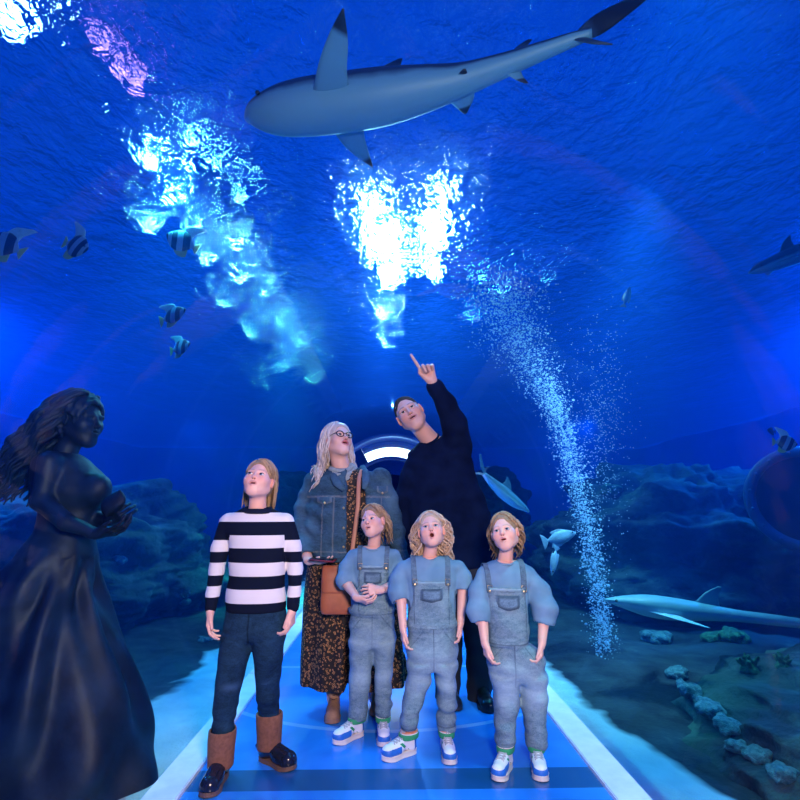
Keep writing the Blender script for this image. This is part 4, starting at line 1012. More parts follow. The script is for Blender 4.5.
girl(y, 'tallest girl in denim dungarees with elbow-length puff sleeves, beside the right kerb strip',
     (505, 533, .81, (-.40, -.86, .24), 4, 505, 563, .0045, (-.45, -.8, .40)),
     [(560, 493, 519, y+.02, .052), (565, 484, 528, y+.02, .070), (572, 479, 533, y+.015, .082), (595, 485, 529, y+.01, .090), (620, 488, 527, y, .092), (643, 489, 527, y, .092)],
     [(484, 575, y+.01, 16), (479, 592, y, 20), (478, 610, y-.02, 23), (479.5, 620, y-.03, 19)],
     [(529, 575, y+.01, 17), (538, 592, y, 24), (544, 608, y-.02, 26), (544, 619, y-.03, 21)],
     [((482, 616, y-.03), (485, 643, y-.07), (.12, -.1, -1), (1, .2, 0), 1, dict(curl=(28, 36, 28), thumb=(24, 15))),
      ((544, 616, y-.03), (542, 643, y-.08), (-.15, -.1, -1), (-1, .4, 0), -1, dict(curl=(35, 45, 35), thumb=(24, 15)))],
     (589, 38, 641, 508),
     [(641, 490, 529, y, .092), (650, 488, 539, y, .096), (665, 488.5, 545, y, .100), (682, 490, 545.5, y, .098)],
     [(674, 490.5, 518, y, .090), (695, 493, 519, y, .078), (715, 495, 517, y-.01, .064), (730, 495, 516, y-.02, .058), (738, 495, 516, y-.02, .054), (743, 496, 515, y-.02, .046)],
     [(674, 517, 546, y, .090), (695, 520, 546, y, .078), (718, 523, 546, y-.01, .064), (733, 525, 546.5, y-.01, .058), (742, 525.5, 546.5, y-.01, .054), (747, 526.5, 545.5, y-.01, .046)],
     [((501, 776), (503.5, 753)), ((541, 779), (536.5, 756))],
     (BLOND, 300, .15, .006, [((484, 575), (529, 575), .045)], dict(grav=(.15, .6, -1), lenv=.4)), 7)
# ---------------------------------------------------------------- woman in the denim jacket
def leopard():
    t = NT('leopard_print_cloth'); v = t.coord('Object'); w = t.noise(v, 30, 2, .5)
    vo = t.n('TexVoronoi', i_Vector=v, i_Scale=62.0, i_Randomness=1.0, feature='F1').outputs['Distance']
    n = t.noise(v, 85, 2, .5); q = t.math('ADD', vo, t.math('MULTIPLY', t.math('SUBTRACT', n, .5), .9))
    ring = t.math('MULTIPLY', t.math('GREATER_THAN', q, .20), t.math('LESS_THAN', q, .38))
    c = t.mix(ring, (.012, .008, .008), (.42, .20, .07)); t.bsdf(c, .8, 0, t.bump(w, .3, .004)); return t.m
LEO = leopard(); JKT = denim('mid_blue_denim_jacket', (.055, .125, .19), (.010, .032, .060), .5, (.25, .26, .25), .6)
def woman():
    y = 3.17; root = empty('person', (at(345, 640, y).x, y, 0))
    tag(root, 'woman with long blond hair, dark glasses and a denim jacket looking up', 'person')
    s = .98; hc = at(338, 441, y-.02); M = frame((.52, -.74, .34), (0, .3, 1), 6); nb = at(342, 472, y+.02)
    hd, at_, eyes, _ = head_mesh(M, hc, s, nb, 'woman', .006, .056, mw=.022)
    rest = []
    sl = [(314, 482, y+.03, 20), (305, 505, y+.03, 19), (301, 530, y+.0, 18), (304, 546, y-.08, 16), (307, 556, y-.13, 14)]
    sr = [(380, 478, y+.03, 20), (389, 504, y+.04, 19), (396, 532, y+.02, 18), (399, 556, y+.0, 17), (399, 566, y, 15)]
    rest.append(hand_mesh(at(307, 556, y-.13), at(309, 561, y-.16), (.9, -.25, -.12), (.1, .2, 1), 1, .86, (.030, .024), curl=(16, 22, 14), thumb=(35, 10)))
    rest.append(hand_mesh(at(399, 556, y), at(399, 572, y-.01), (0, -.1, -1), (-1, 0, 0), -1, .86, (.030, .024)))
    T = rows_px([(468, 330, 356, y+.03, .06), (473, 318, 372, y+.03, .085), (480, 308, 384, y+.03, .105), (510, 308, 386, y+.0, .125), (540, 307, 386, y-.0, .135), (562, 305, 387, y, .142)])
    inner = [(z, a, b_, c*.88, e_*.86) for z, a, b_, c, e_ in T]
    f = Field(*merge_box(bounds(T), box_of(limb_bounds(sl, sr, [(333, 706, y, 20), (375, 700, y+.1, 20)]))), .013)
    f.loft(inner, .02); 
    for q in (sl, sr): limb(f, [(a, b_, c, d*.6) for a, b_, c, d in q])
    f.loft([(z, a, b_, c*.8, e_*.8) for z, a, b_, c, e_ in rows_px([(562, 308, 388, y, .14), (600, 308, 396, y, .15), (640, 312, 392, y, .12)])], .02)
    limb(f, [(330, 640, y, 26), (332.5, 678, y, 16), (333.5, 700, y, 13)], .02); limb(f, [(372, 640, y+.05, 26), (374, 678, y+.08, 16), (375, 697, y+.1, 13)], .02)
    rest.append(f.mesh()); skin_object('body', (hd, at_), rest, SK_WOMAN, root); eyes_for(eyes, M, root, (.55, -.75, .42), (.08, .14, .16))
    # glasses
    gm = simple('black_plastic_frame', (.012, .010, .012), .2); b = MB()
    for q in (-1, 1):
        c0 = Vector((q*.033, .094, .000)); b.tube([hc+M @ ((c0+Vector((math.cos(a)*.0245, -abs(math.cos(a))*.004 if math.cos(a)*q > 0 else 0, math.sin(a)*.0195)))*s) for a in [2*math.pi*i/22 for i in range(23)]], .0032, 6)
        b.tube([hc+M @ (Vector((q*.055, .088, .006))*s), hc+M @ (Vector((q*.070, .06, .008))*s), hc+M @ (Vector((q*.080, .0, .006))*s)], .0022, 6)
    b.tube([hc+M @ (Vector((-.011, .095, .003))*s), hc+M @ (Vector((0, .099, .006))*s), hc+M @ (Vector((.011, .095, .003))*s)], .0022, 6); b.build('glasses', gm, root)
    # dress: bodice and long split skirt
    bod = [(z, a, b_, c*.95, e_*.93) for z, a, b_, c, e_ in T]
    sk = rows_px([(556, 308, 386, y, .135), (600, 305, 398, y, .15), (640, 304, 404, y, .17), (686, 303, 408, y+.02, .19)])
    f = Field(*merge_box(bounds(bod), bounds(sk)), .009); f.loft(bod, 0); f.loft(sk, .01)
    xa = at(350, 640, y).x; zb = at(350, 686, y-.1).z
    f.disp(lambda X, Y, Z: .010*np.sin((X+.5*Y)*58+1.5*wob(X, Y, Z, 5))*np.clip((at(350, 600, y).z+.2-Z)/.5, 0, 1)); f.disp(lambda X, Y, Z: .05*np.exp(-((X-xa+.0)/.018)**2)*np.clip((at(350, 600, y).z-Z)/.3, 0, 1)*(Y < y))
    f.plane((0, 0, at(350, 686, y-.05).z), (0, 0, -1))
    f.cap(nb+(hc-nb)*.2-Vector((0, .02, 0)), nb-Vector((0, .02, .02)), .062, .058, .006, 'd')
    cloth_object('dress', f.mesh(), LEO, root)
    # jacket
    J = [(z, a, b_, c+.010, e_+.014) for z, a, b_, c, e_ in T]
    f = Field(*merge_box(bounds(J), box_of(limb_bounds(sl, sr))), .0075); f.loft(J, 0, cap=.02); limb(f, sl, .02); limb(f, sr, .02)
    X, Y, Z = np.meshgrid(*f.ax, indexing='ij')
    z0, z1 = at(350, 478, y-.1).z, at(350, 558, y-.1).z; tt = np.clip((z0-Z)/(z0-z1), 0, 1)
    xl = at(345, 478, y-.12).x+(at(347, 558, y-.12).x-at(345, 478, y-.12).x)*tt; xr = at(362, 478, y-.12).x+(at(374, 558, y-.12).x-at(362, 478, y-.12).x)*tt
    hole = np.maximum(np.maximum(xl-X, X-xr), Y-(y+.0)); f.f = np.maximum(f.f, -hole.astype(np.float32))
    f.f = np.maximum(f.f, np.where((Z < at(350, 562, y-.1).z) & (X > at(312, 540, y).x) & (X < at(392, 540, y).x), .01, -1).astype(np.float32))
    f.cap(nb+(hc-nb)*.5, nb-Vector((0, .03, .03)), .072, .068, .006, 'd')
    a, b_ = at(*sl[-2][:3]), at(*sl[-1][:3]); f.cap(b_+(b_-a).normalized()*.04, b_+(b_-a).normalized()*.06, .06, .06, .004, 'd')
    f.disp(folds(None, .006, 60, seed=4)); f.disp(lambda X, Y, Z: .006*wob(X, Y, Z, 24, 2))
    V, Fc = f.mesh(); x, yy, z = V.T; dd = lambda q, w=.0022: np.exp(-(q/w)**2); fr = yy < y
    zy = at(350, 497, y-.12).z; seam = (dd(z-zy)+dd(z-zy-.006))*fr*(x > at(308, 500, y).x)*(x < at(390, 500, y).x)
    zh = at(350, 552, y-.12).z; seam += (dd(z-zh)+.0)*fr*(x > at(306, 500, y).x)
    for q in (322, 334, 381): seam += dd(x-at(q, 520, y-.12).x)*fr*(z < zy)
    jk = cloth_object('denim_jacket', (V, Fc), JKT, root, seam=np.clip(seam, 0, 1), worn=.6*np.clip(wob(x, yy, z, 14, 1), 0, 1))
    bv = BVHTree.FromPolygons([Vector(q) for q in V], [tuple(q) for q in Fc.tolist()])
    def on(px, py, off=.004):
        d = ray(px, py).normalized(); h = bv.ray_cast(CO, d); return (h[0]-d*off, h[1]) if h[0] is not None else (at(px, py, y-.15), Vector((0, -1, 0)))
    for (xa_, xb_, yt, yb) in ((316, 333, 496, 506), (376, 389, 485, 496)):
        b = MB(); b.grid(lambda u, v: on(xa_+(xb_-xa_)*u, yt+(yb-yt)*v*(1-.35*abs(2*u-1)) , .004 if 0 < u < 1 and 0 < v < 1 else -.004)[0], 9, 6)
        me = mesh('chest_pocket_flap', b.V, b.F); put_attr(me, seam=np.array([.5 if (i//6 in (1, 7) or i % 6 == 4) else 0 for i in range(54)]), worn=np.full(54, .3)); fl = link('chest_pocket_flap', me, JKT, jk)
        p, n = on((xa_+xb_)/2, yb-3, .007); MB().ico(p, .008, 2, (1, .5, 1)).build('button', brass, fl)
    for py in (488, 508, 528, 547):
        p, n = on(343.5, py, .002); MB().ico(p, .008, 2, (1, .5, 1)).build('button', brass, jk)
    b = MB()
    for (P0, P1, P2) in (((333, 470), (338, 482), (346, 492)), ((366, 472), (366, 482), (362, 490))): pass
    for sg, pts in ((-1, [(331, 467, .03), (332, 474, -.06), (337, 483, -.125), (344, 490, -.15)]), (1, [(362, 466, .03), (365, 473, -.06), (366, 481, -.125), (364, 489, -.15)])):
        b.tube([at(p_, q_, y+dy) for p_, q_, dy in pts], [.018, .024, .026, .012], 8, .35, (0, -1, .2))
    me = mesh('jacket_collar', b.V, b.F); put_attr(me, seam=np.zeros(b.n), worn=np.full(b.n, .3)); link('jacket_collar', me, JKT, jk)
    # scarf: three soft coils
    sc_m = simple('pale_knitted_scarf', (.30, .36, .36), .9, var=.25, scale=70, bump=.5); b = MB()
    nn = (hc-nb).normalized()
    for i, (r_, o, th) in enumerate(((.076, -.012, .020), (.071, .008, .020), (.064, .028, .017))):
        A = (nn+Vector((0, -.5, .3*i))).normalized(); X_ = Vector((1, 0, 0)); X_ = (X_-A*X_.dot(A)).normalized(); Y_ = A.cross(X_); c_ = nb+nn*o+Vector((0, -.015, 0))
        b.tube([c_+X_*math.cos(a)*r_*1.05+Y_*math.sin(a)*r_+A*.006*math.sin(3*a+i) for a in [2*math.pi*k/36 for k in range(37)]], [th*(1+.18*math.sin(5*2*math.pi*k/36+i)) for k in range(37)], 10, 1.0, A)
    b.build('scarf', sc_m, root)
    # ankle boots
    am = simple('tan_suede_boot', (.34, .19, .12), .75, var=.25, scale=40, bump=.2); sm = simple('tan_boot_sole', (.30, .17, .12), .6)
    for px, ty, yy in ((333, 724, y), (376, 716, y+.09)):
        L = .235; f = upper_field(L, .042, .135, .040, h=.0045); f.ell((0, -L*.19, .142), (.036, .042, .02), .003, 'd')
        bt = link('ankle_boot', mesh('ankle_boot', *f.mesh()), am, root); c_ = at(px, 700, yy); bt.location = (c_.x+.005, c_.y+.045, 0); bt.rotation_euler = (0, 0, .04)
        so = sole_mesh(L, .042, 0, .020, .003).build('sole', sm, bt); so.matrix_parent_inverse = Matrix()
        b = MB()
        for i in range(4):
            zz = .082+.016*i; ya = -.110+.014*i; b.tube([(-.020, ya+.006, zz-.006), (0, ya-.004, zz+.002), (.020, ya+.006, zz+.004)], .002, 6); b.tube([(.020, ya+.006, zz-.006), (0, ya-.004, zz+.002), (-.020, ya+.006, zz+.004)], .002, 6)
        la = b.build('laces', simple('brown_lace', (.08, .045, .03), .8), bt); la.matrix_parent_inverse = Matrix()
    bodies = [(hc-Vector((0, 0, .03)), nb, .062), (at(312, 482, y+.03), at(386, 482, y+.03), .085), (at(330, 500, y-.03), at(366, 500, y-.03), .125)]
    l1 = hair_locks(M, hc, s, 430, .34, .0065, .020, bodies, grav=(-.06, .05, -1), seed=12, wave=.003, back=-.5, lenv=.25, stiff=.40)
    l2 = hair_locks(M, hc, s, 150, .30, .0065, .026, bodies[:1], grav=(.22, .02, -1), seed=13, wave=.003, back=-.5, lenv=.2, sidex=-1); l1[0].add(l2[0].V, l2[0].F)
    hair_object(hair_cap(M, hc, s, .012, seed=4), (l1[0], l1[1]+l2[1]), GREYB, root)
    # things she holds
    ph = empty('phone', at(323, 559.5, y-.235)); ph.rotation_euler = (R(8), R(3), R(-14)); tag(ph, 'phone in a dark red case lying in the hand of the woman', 'phone')
    b = MB(); b.box((0, 0, 0), (.148, .074, .010), None, .004); c_ = b.build('case', simple('dark_red_case', (.20, .02, .03), .4)); c_.parent = ph
    b = MB(); b.box((0, 0, .0056), (.138, .066, .0012), None, .0004); c_ = b.build('screen', simple('dark_glass_screen', (.01, .01, .012), .05)); c_.parent = ph
    # shoulder bag
    lm = simple('chestnut_leather', (.42, .115, .045), .45, var=.2, scale=14, bump=.1); bg = empty('handbag', at(338, 612, y-.20)); tag(bg, 'chestnut brown leather shoulder bag hanging in front of the leopard dress', 'bag')
    z0_, z1_ = at(338, 614, y-.22).z, at(338, 566, y-.22).z; xl_, xr_ = at(320.5, 600, y-.22).x, at(353, 600, y-.22).x
    f = Field((xl_-.03, y-.32, z0_-.03), (xr_+.03, y-.10, z1_+.03), .005)
    f.loft([(z0_, (xl_+xr_)/2+.006, y-.21, (xr_-xl_)/2-.004, .040), (z0_+.03, (xl_+xr_)/2+.004, y-.21, (xr_-xl_)/2, .046), (z1_-.04, (xl_+xr_)/2-.004, y-.21, (xr_-xl_)/2-.008, .032), (z1_, (xl_+xr_)/2-.004, y-.21, (xr_-xl_)/2-.012, .018)], 0, e=4.5, cap=.012); f.disp(lambda X, Y, Z: .003*wob(X, Y, Z, 18))
    link('bag_body', mesh('bag_body', *f.mesh()), lm, bg)
    f = Field((xl_-.03, y-.34, z0_-.03), (xr_+.03, y-.10, z1_+.03), .004); zf = z1_-(z1_-z0_)*.55
    f.loft([(zf, (xl_+xr_)/2, y-.21, (xr_-xl_)/2-.002, .054), (z1_-.04, (xl_+xr_)/2-.004, y-.21, (xr_-xl_)/2-.006, .040), (z1_+.004, (xl_+xr_)/2-.004, y-.21, (xr_-xl_)/2-.010, .024)], 0, e=4.5, cap=.006); f.plane((0, y-.205, 0), (0, 1, 0))
    link('flap', mesh('flap', *f.mesh()), lm, bg)
    b = MB(); pts = [(349, 574, y-.20), (351, 560, y-.175), (355, 530, y-.155), (358, 505, y-.150), (358.5, 488, y-.140), (359, 478, y-.105), (362, 470, y-.03), (366, 470, y+.06), (364, 500, y+.16)]
    b.tube([at(*p) for p in pts], [.013]*9, 8, .22, (0, -1, .15)); b.build('shoulder_strap', simple('tan_leather_strap', (.50, .20, .11), .5), bg)
woman()
# ---------------------------------------------------------------- man pointing up
def man():
    y = 3.35; root = empty('person', (at(455, 640, y).x, y, 0)); tag(root, 'man in a navy jumper pointing up with a raised arm', 'person')
    s = 1.12; hc = at(409.5, 414, y-.10); nb = at(431, 441, y-.02)
    M = frame((-.16, -.95, .12), (-.52, .25, .85), 0)
    hd, at_, eyes, _ = head_mesh(M, hc, s, nb, 'man', .0025, .060, mw=.024)
    rest = []; arm = [(456, 462, y, 30), (457, 446, y-.03, 29), (454, 424, y-.10, 25), (446, 404, y-.16, 20), (436.5, 388, y-.22, 15.5), (433.5, 385, y-.235, 13.5)]
    al = [(413, 474, y+.01, 24), (406, 500, y+.03, 22), (404, 530, y+.03, 20), (408, 560, y-.0, 17), (410, 572, y-.02, 15)]
    w = at(432, 381, y-.25); rest.append(hand_mesh(at(436.5, 391, y-.22), w, (-.40, -.20, .88), (-.10, -.95, -.25), -1, 1.26, (.030, .030), point=True, thumb=(28, 60), h=.0026))
    rest.append(hand_mesh(at(410, 568, y-.02), at(410, 580, y-.03), (0, -.1, -1), (1, 0, 0), 1, .95, (.03, .027)))
    T = rows_px([(437, 428, 446, y+.0, .06), (445, 417, 455, y+.0, .085), (453, 409, 466, y+.0, .10), (462, 405, 472, y+.0, .115), (480, 405, 477, y, .130), (510, 406, 489, y+.0, .135), (540, 412, 496, y, .138), (568, 418, 497, y, .140)])
    f = Field(*merge_box(bounds(T), box_of(limb_bounds(arm, al, [(480, 702, y, 16), (447, 700, y+.05, 16)]))), .014); f.loft([(z, a, b_, c*.88, e_*.86) for z, a, b_, c, e_ in T], .02)
    for q in (arm, al): limb(f, [(a, b_, c, d*.65) for a, b_, c, d in q])
    limb(f, [(440, 575, y, 30), (444, 640, y, 22), (447, 697, y+.03, 15)], .03); limb(f, [(476, 575, y, 30), (478, 640, y, 22), (479, 690, y, 15)], .03)
    rest.append(f.mesh()); skin_object('body', (hd, at_), rest, SK_MAN, root); eyes_for(eyes, M, root, (-.2, -.9, .30), (.06, .08, .09))
    NAVY = knit('navy_jumper_knit', (.002, .006, .028), (.004, .011, .045), 220)
    f = Field(*merge_box(bounds(T), box_of(limb_bounds(arm, al))), .008); f.loft(T, 0, cap=.03); limb(f, arm, .03); limb(f, al, .02)
    f.cap(nb+(hc-nb)*.6, nb+(hc-nb)*.08, .064, .060, .006, 'd'); f.disp(folds(None, .0035, 45, seed=5)); f.disp(folds(at(450, 455, y).z, .006, 70, .08, 2)); f.disp(lambda X, Y, Z: .004*wob(X, Y, Z, 15, 1))
    cloth_object('jumper', f.mesh(), NAVY, root); kk = (hc-nb).normalized(); torus('neck_ribbing', nb+kk*.016+Vector((0, -.006, 0)), (kk+Vector((0, -.3, .3))).normalized(), .064, .008, NAVY, root)
    a, b_ = at(*arm[-2][:3]), at(*arm[-1][:3]); torus('cuff', b_, (b_-a).normalized(), .041, .006, NAVY, root)
    ch = simple('charcoal_trousers', (.012, .014, .022), .8, bump=.2)
    pel = rows_px([(562, 420, 496, y, .13), (590, 420, 496, y, .135), (610, 424, 494, y, .11)]); ll = rows_px([(600, 421, 459, y+.02, .11), (650, 432, 462, y+.02, .085), (702, 436, 459, y+.03, .070)]); lr = rows_px([(600, 458, 496, y, .11), (650, 466, 495, y, .085), (700, 467, 491, y, .070)])
    f = Field(*merge_box(bounds(pel), bounds(ll), bounds(lr)), .009); f.loft(pel, 0, cap=.03); f.loft(ll, .02, cap=.008); f.loft(lr, .02, cap=.008); f.disp(folds(None, .004, 60, seed=2)); f.disp(lambda X, Y, Z: .003*wob(X, Y, Z, 20)); cloth_object('trousers', f.mesh(), ch, root)
    bl = simple('black_leather_shoe', (.010, .010, .014), .3)
    for px, yy in ((479, y), (447.5, y+.03)):
        L = .29; f = upper_field(L, .048, .09, .042, h=.005); c_ = at(px, 690, yy); bt = link('shoe', mesh('shoe', *f.mesh()), bl, root); bt.location = (c_.x, c_.y+.05, 0); bt.rotation_euler = (0, 0, .08)
        so = sole_mesh(L, .048, 0, .018, .003).build('sole', rubber, bt); so.matrix_parent_inverse = Matrix()
    cap = hair_cap(M, hc, s, .0015, h=.0034, seed=2, rough=.0012); hair_object(cap, None, SHORT, root)
man()
# ================================================================ ANIMALS, STATUE, BUBBLES
def counter_shade(name, back, belly, z0=-.01, z1=.05, tip=None):
    t = NT(name); v = t.coord('Object'); a = t.attr('back'); n = t.noise(v, 6, 4, .6)
    f = t.math('ADD', a, t.math('MULTIPLY', t.math('SUBTRACT', n, .5), .25)); c = t.ramp(f, [(.42, belly), (.58, back)])
    c = t.mix(t.attr('tip'), c, (.006, .008, .012)); t.bsdf(c, .5, 0, t.bump(t.noise(v, 120, 2), .1, .002)); return t.m
SHK = counter_shade('grey_shark_skin', (.015, .035, .07), (.10, .26, .40)); PALE = counter_shade('pale_ray_skin', (.16, .34, .34), (.45, .62, .60))
def swim_body(name, spine, rad, up, mat, parent, flat=.85, n=24):
    """a streamlined body round a spine; the belly paler than the back"""
    P = [Vector(p) for p in spine]; m = 60; ts = np.linspace(0, len(P)-1, m); A = np.array([tuple(p) for p in P]); idx = np.arange(len(P))
    C = np.stack([smooth_spline(idx, A[:, k], ts) for k in range(3)], 1); rr = smooth_spline(idx, np.array(rad), ts); rr = np.maximum(rr, .002)
    V = []; back = []
    for i in range(m):
        c = Vector(C[i]); t_ = (Vector(C[min(i+1, m-1)])-Vector(C[max(i-1, 0)])).normalized(); u = Vector(up); u = (u-t_*u.dot(t_)).normalized(); w = t_.cross(u)
        for j in range(n):
            a = 2*math.pi*j/n; V.append(c+(w*math.cos(a)+u*math.sin(a)*flat)*float(rr[i])); back.append(.5+.5*math.sin(a))
    Fc = [(i*n+j, i*n+(j+1) % n, (i+1)*n+(j+1) % n, (i+1)*n+j) for i in range(m-1) for j in range(n)]+[tuple(range(n))[::-1], tuple((m-1)*n+j for j in range(n))]
    me = mesh(name, V, Fc); put_attr(me, back=back, tip=np.zeros(len(V))); bm = bmesh.new(); bm.from_mesh(me); bmesh.ops.recalc_face_normals(bm, faces=bm.faces); bm.to_mesh(me); bm.free()
    return link(name, me, mat, parent)
def smooth_spline(x, y, t):
    y = np.asarray(y, float); m = np.gradient(y); i = np.clip(np.floor(t).astype(int), 0, len(y)-2); u = t-i
    return y[i]*(2*u**3-3*u**2+1)+m[i]*(u**3-2*u**2+u)+y[i+1]*(-2*u**3+3*u**2)+m[i+1]*(u**3-u**2)
def fin(name, lead, trail, th, mat, parent, tip=.25, back=0.2, nrm=None):
    """a thick blade between a leading and a trailing edge, root first, tip last"""
    L = np.array([tuple(p) for p in lead]); T = np.array([tuple(p) for p in trail]); m = 14; n = 9
    ti = np.linspace(0, len(L)-1, m); tj = np.linspace(0, len(T)-1, m)
    LC = np.stack([smooth_spline(None, L[:, k], ti) for k in range(3)], 1); TCu = np.stack([smooth_spline(None, T[:, k], tj) for k in range(3)], 1)
    N = Vector(np.cross(LC[-1]-LC[0], TCu[0]-LC[0])).normalized() if nrm is None else Vector(nrm)
    V = []; tp = []
    for sg in (1, -1):
        for i in range(m):
            for j in range(n):
                u = j/(n-1); p = Vector(LC[i]*(1-u)+TCu[i]*u); h = th*(1-i/(m-1)*.8)*(4*u*(1-u))**.6*(1-.3*u); V.append(p+N*sg*(h+.0008)); tp.append(1.0 if i/(m-1) > 1-tip else 0.0)
    Fc = []; k = m*n
    for o in (0, k):
        for i in range(m-1):
            for j in range(n-1): q = (o+i*n+j, o+i*n+j+1, o+(i+1)*n+j+1, o+(i+1)*n+j); Fc.append(q if o == 0 else q[::-1])
    ring_ = [i*n for i in range(m)]+[(m-1)*n+j for j in range(1, n)]+[i*n+n-1 for i in range(m-2, -1, -1)]+[j for j in range(n-2, 0, -1)]
    for a, b_ in zip(ring_, ring_[1:]+ring_[:1]): Fc.append((a, b_, b_+k, a+k))
    me = mesh(name, V, Fc); put_attr(me, back=[back]*len(V), tip=tp); bm = bmesh.new(); bm.from_mesh(me); bmesh.ops.recalc_face_normals(bm, faces=bm.faces); bm.to_mesh(me); bm.free()
    return link(name, me, mat, parent)
def eye_ball(p, r, parent): return MB().ico(p, r, 2).build('eye', simple('dark_fish_eye', (.01, .01, .012), .1), parent)
# ---- blacktip shark overhead
ZS = 3.05
def overhead_shark():
    q = lambda px, py, z=ZS: atz(px, py, z)
    root = empty('shark', q(400, 92)); tag(root, 'large black-tipped shark swimming overhead above the tunnel, belly showing', 'shark')
    up = (0, .10, 1); k = lambda px_r, p: px_r*sc_at(p)
    sp = [(247, 119, 4), (258, 115, 15), (278, 112, 23), (305, 108, 27), (345, 103, 28), (385, 97, 27), (425, 89, 22), (462, 80, 16), (500, 67, 12), (540, 52, 9), (572, 40, 7), (592, 33, 5)]
    P = [q(a, b_) for a, b_, _ in sp]; swim_body('shark_body', P, [k(r, p) for (_, _, r), p in zip(sp, P)], up, SHK, root, .9)
    z = ZS-.03
    fin('pectoral_fin', [q(312, 96, z), q(319, 62, z), q(330, 32, z), q(342, 9, z-.02)], [q(350, 96, z), q(347, 70, z), q(348, 42, z), q(344, 9, z-.02)], .014, SHK, root, .30)
    fin('pectoral_fin', [q(328, 122, z), q(342, 143, z), q(356, 156, z), q(372, 167, z-.03)], [q(364, 118, z), q(364, 134, z), q(368, 150, z), q(373, 166, z-.03)], .014, SHK, root, .22)
    fin('pelvic_fin', [q(440, 92, z), q(452, 80, z), q(463, 69, z)], [q(462, 92, z), q(470, 84, z), q(466, 69, z)], .008, SHK, root, .2)
    fin('pelvic_fin', [q(438, 92, z), q(452, 104, z), q(464, 114, z)], [q(474, 84, z), q(474, 97, z), q(467, 113, z)], .008, SHK, root, .25)
    a = q(388, 95); fin('dorsal_fin', [a+Vector((-.10, .02, .11)), a+Vector((-.03, .02, .18)), a+Vector((.05, .03, .24))], [a+Vector((.09, .02, .10)), a+Vector((.06, .02, .17)), a+Vector((.07, .03, .24))], .012, SHK, root, .3, 1)
    a = q(520, 60); fin('dorsal_fin', [a+Vector((-.05, 0, .03)), a+Vector((.0, .0, .08)), a+Vector((.04, .0, .11))], [a+Vector((.03, 0, .03)), a+Vector((.04, 0, .08)), a+Vector((.06, 0, .11))], .006, SHK, root, .4, 1)
    a = q(514, 66); fin('anal_fin', [a+Vector((-.05, 0, -.03)), a+Vector((.0, .0, -.07)), a+Vector((.04, .0, -.09))], [a+Vector((.03, 0, -.03)), a+Vector((.04, 0, -.06)), a+Vector((.06, 0, -.09))], .006, SHK, root, .4)
    fin('tail_fin', [q(572, 36, 3.06), q(592, 17, 3.12), q(620, 2, 3.2), q(654, -12, 3.28)], [q(586, 40, 3.04), q(602, 34, 3.08), q(628, 15, 3.14), q(656, -8, 3.26)], .010, SHK, root, .75, 1)
    fin('tail_fin', [q(574, 40, 3.03), q(592, 44, 2.98), q(612, 45, 2.95)], [q(588, 38, 3.03), q(600, 41, 2.98), q(613, 44, 2.95)], .006, SHK, root, .0, 1)
    for dy in (-.11, .11): eye_ball(q(262, 113)+Vector((0, dy*.85, .03)), .012, root)
overhead_shark()
def side_shark(name, label, cat, sp, y, mat, up=(0, 0, 1), flat=.8, dors=3, pect=2, tailh=1.0, ydir=.0, group=None, fs=1.0):
    P = [at(a, b_, y+ydir*i) for i, (a, b_, _) in enumerate(sp)]; root = empty(name, P[len(P)//2]); tag(root, label, cat, group)
    rr = [r*sc_at(p) for (_, _, r), p in zip(sp, P)]; swim_body(name+'_body', P, rr, up, mat, root, flat)
    R0 = max(rr); d = (P[-1]-P[0]).normalized(); U = Vector(up); U = (U-d*U.dot(d)).normalized(); W = d.cross(U)
    a = P[dors]; r = rr[dors]; fin('dorsal_fin', [a-d*R0*.7+U*r*flat*.8, a+U*(r*flat+R0*.6), a+d*R0*.8+U*(r*flat+R0*1.05)], [a+d*R0*.9+U*r*flat*.6, a+d*R0*.8+U*(r*flat+R0*.5), a+d*R0*1.0+U*(r*flat+R0*1.05)], R0*.07, mat, root, .0, 1)
    a = P[pect]; r = rr[pect]; R1 = R0; R0 = R0*fs
    for sg in (-1, 1): fin('pectoral_fin', [a-d*R0*.5+W*sg*r*.7-U*r*.2, a+W*sg*(r+R0*.7)+d*R0*.4-U*r*.3, a+W*sg*(r+R0*1.5)+d*R0*1.3-U*r*.4], [a+d*R0*.9+W*sg*r*.7-U*r*.2, a+W*sg*(r+R0*.5)+d*R0*1.1-U*r*.3, a+W*sg*(r+R0*1.45)+d*R0*1.45-U*r*.4], R0*.06, mat, root, 0, .3)
    a = P[-1]; R0 = R1
    fin('tail_fin', [a-d*R0*.4, a+d*R0*.8+U*R0*.9*tailh, a+d*R0*1.8+U*R0*1.7*tailh], [a+d*R0*.1, a+d*R0*1.0+U*R0*.5*tailh, a+d*R0*2.0+U*R0*1.6*tailh], R0*.06, mat, root, 0, 1)
    fin('tail_fin', [a-d*R0*.4, a+d*R0*.5-U*R0*.5*tailh, a+d*R0*.9-U*R0*.9*tailh], [a+d*R0*.1, a+d*R0*.7-U*R0*.3*tailh, a+d*R0*1.0-U*R0*.85*tailh], R0*.06, mat, root, 0, .6)
    for sg in (-1, 1): eye_ball(P[1]+W*sg*rr[1]*.9+U*rr[1]*.2, R0*.08, root)
    return root
side_shark('shark', 'grey shark entering high up by the right edge above the porthole', 'shark', [(749, 273, 1), (758, 269, 6), (772, 264, 9), (790, 257, 11), (812, 249, 12), (840, 240, 10), (870, 232, 6), (895, 228, 3)], 4.2, SHK)
side_shark('ray', 'long pale ray with a slender tail gliding over the right reef slope', 'ray', [(604, 600, 2), (614, 601, 6), (630, 603, 12), (650, 606, 17), (675, 609, 17), (705, 612, 13), (740, 616, 9), (790, 622, 8), (850, 630, 4)], 3.75, PALE, flat=.62, dors=5, pect=3, fs=1.25)
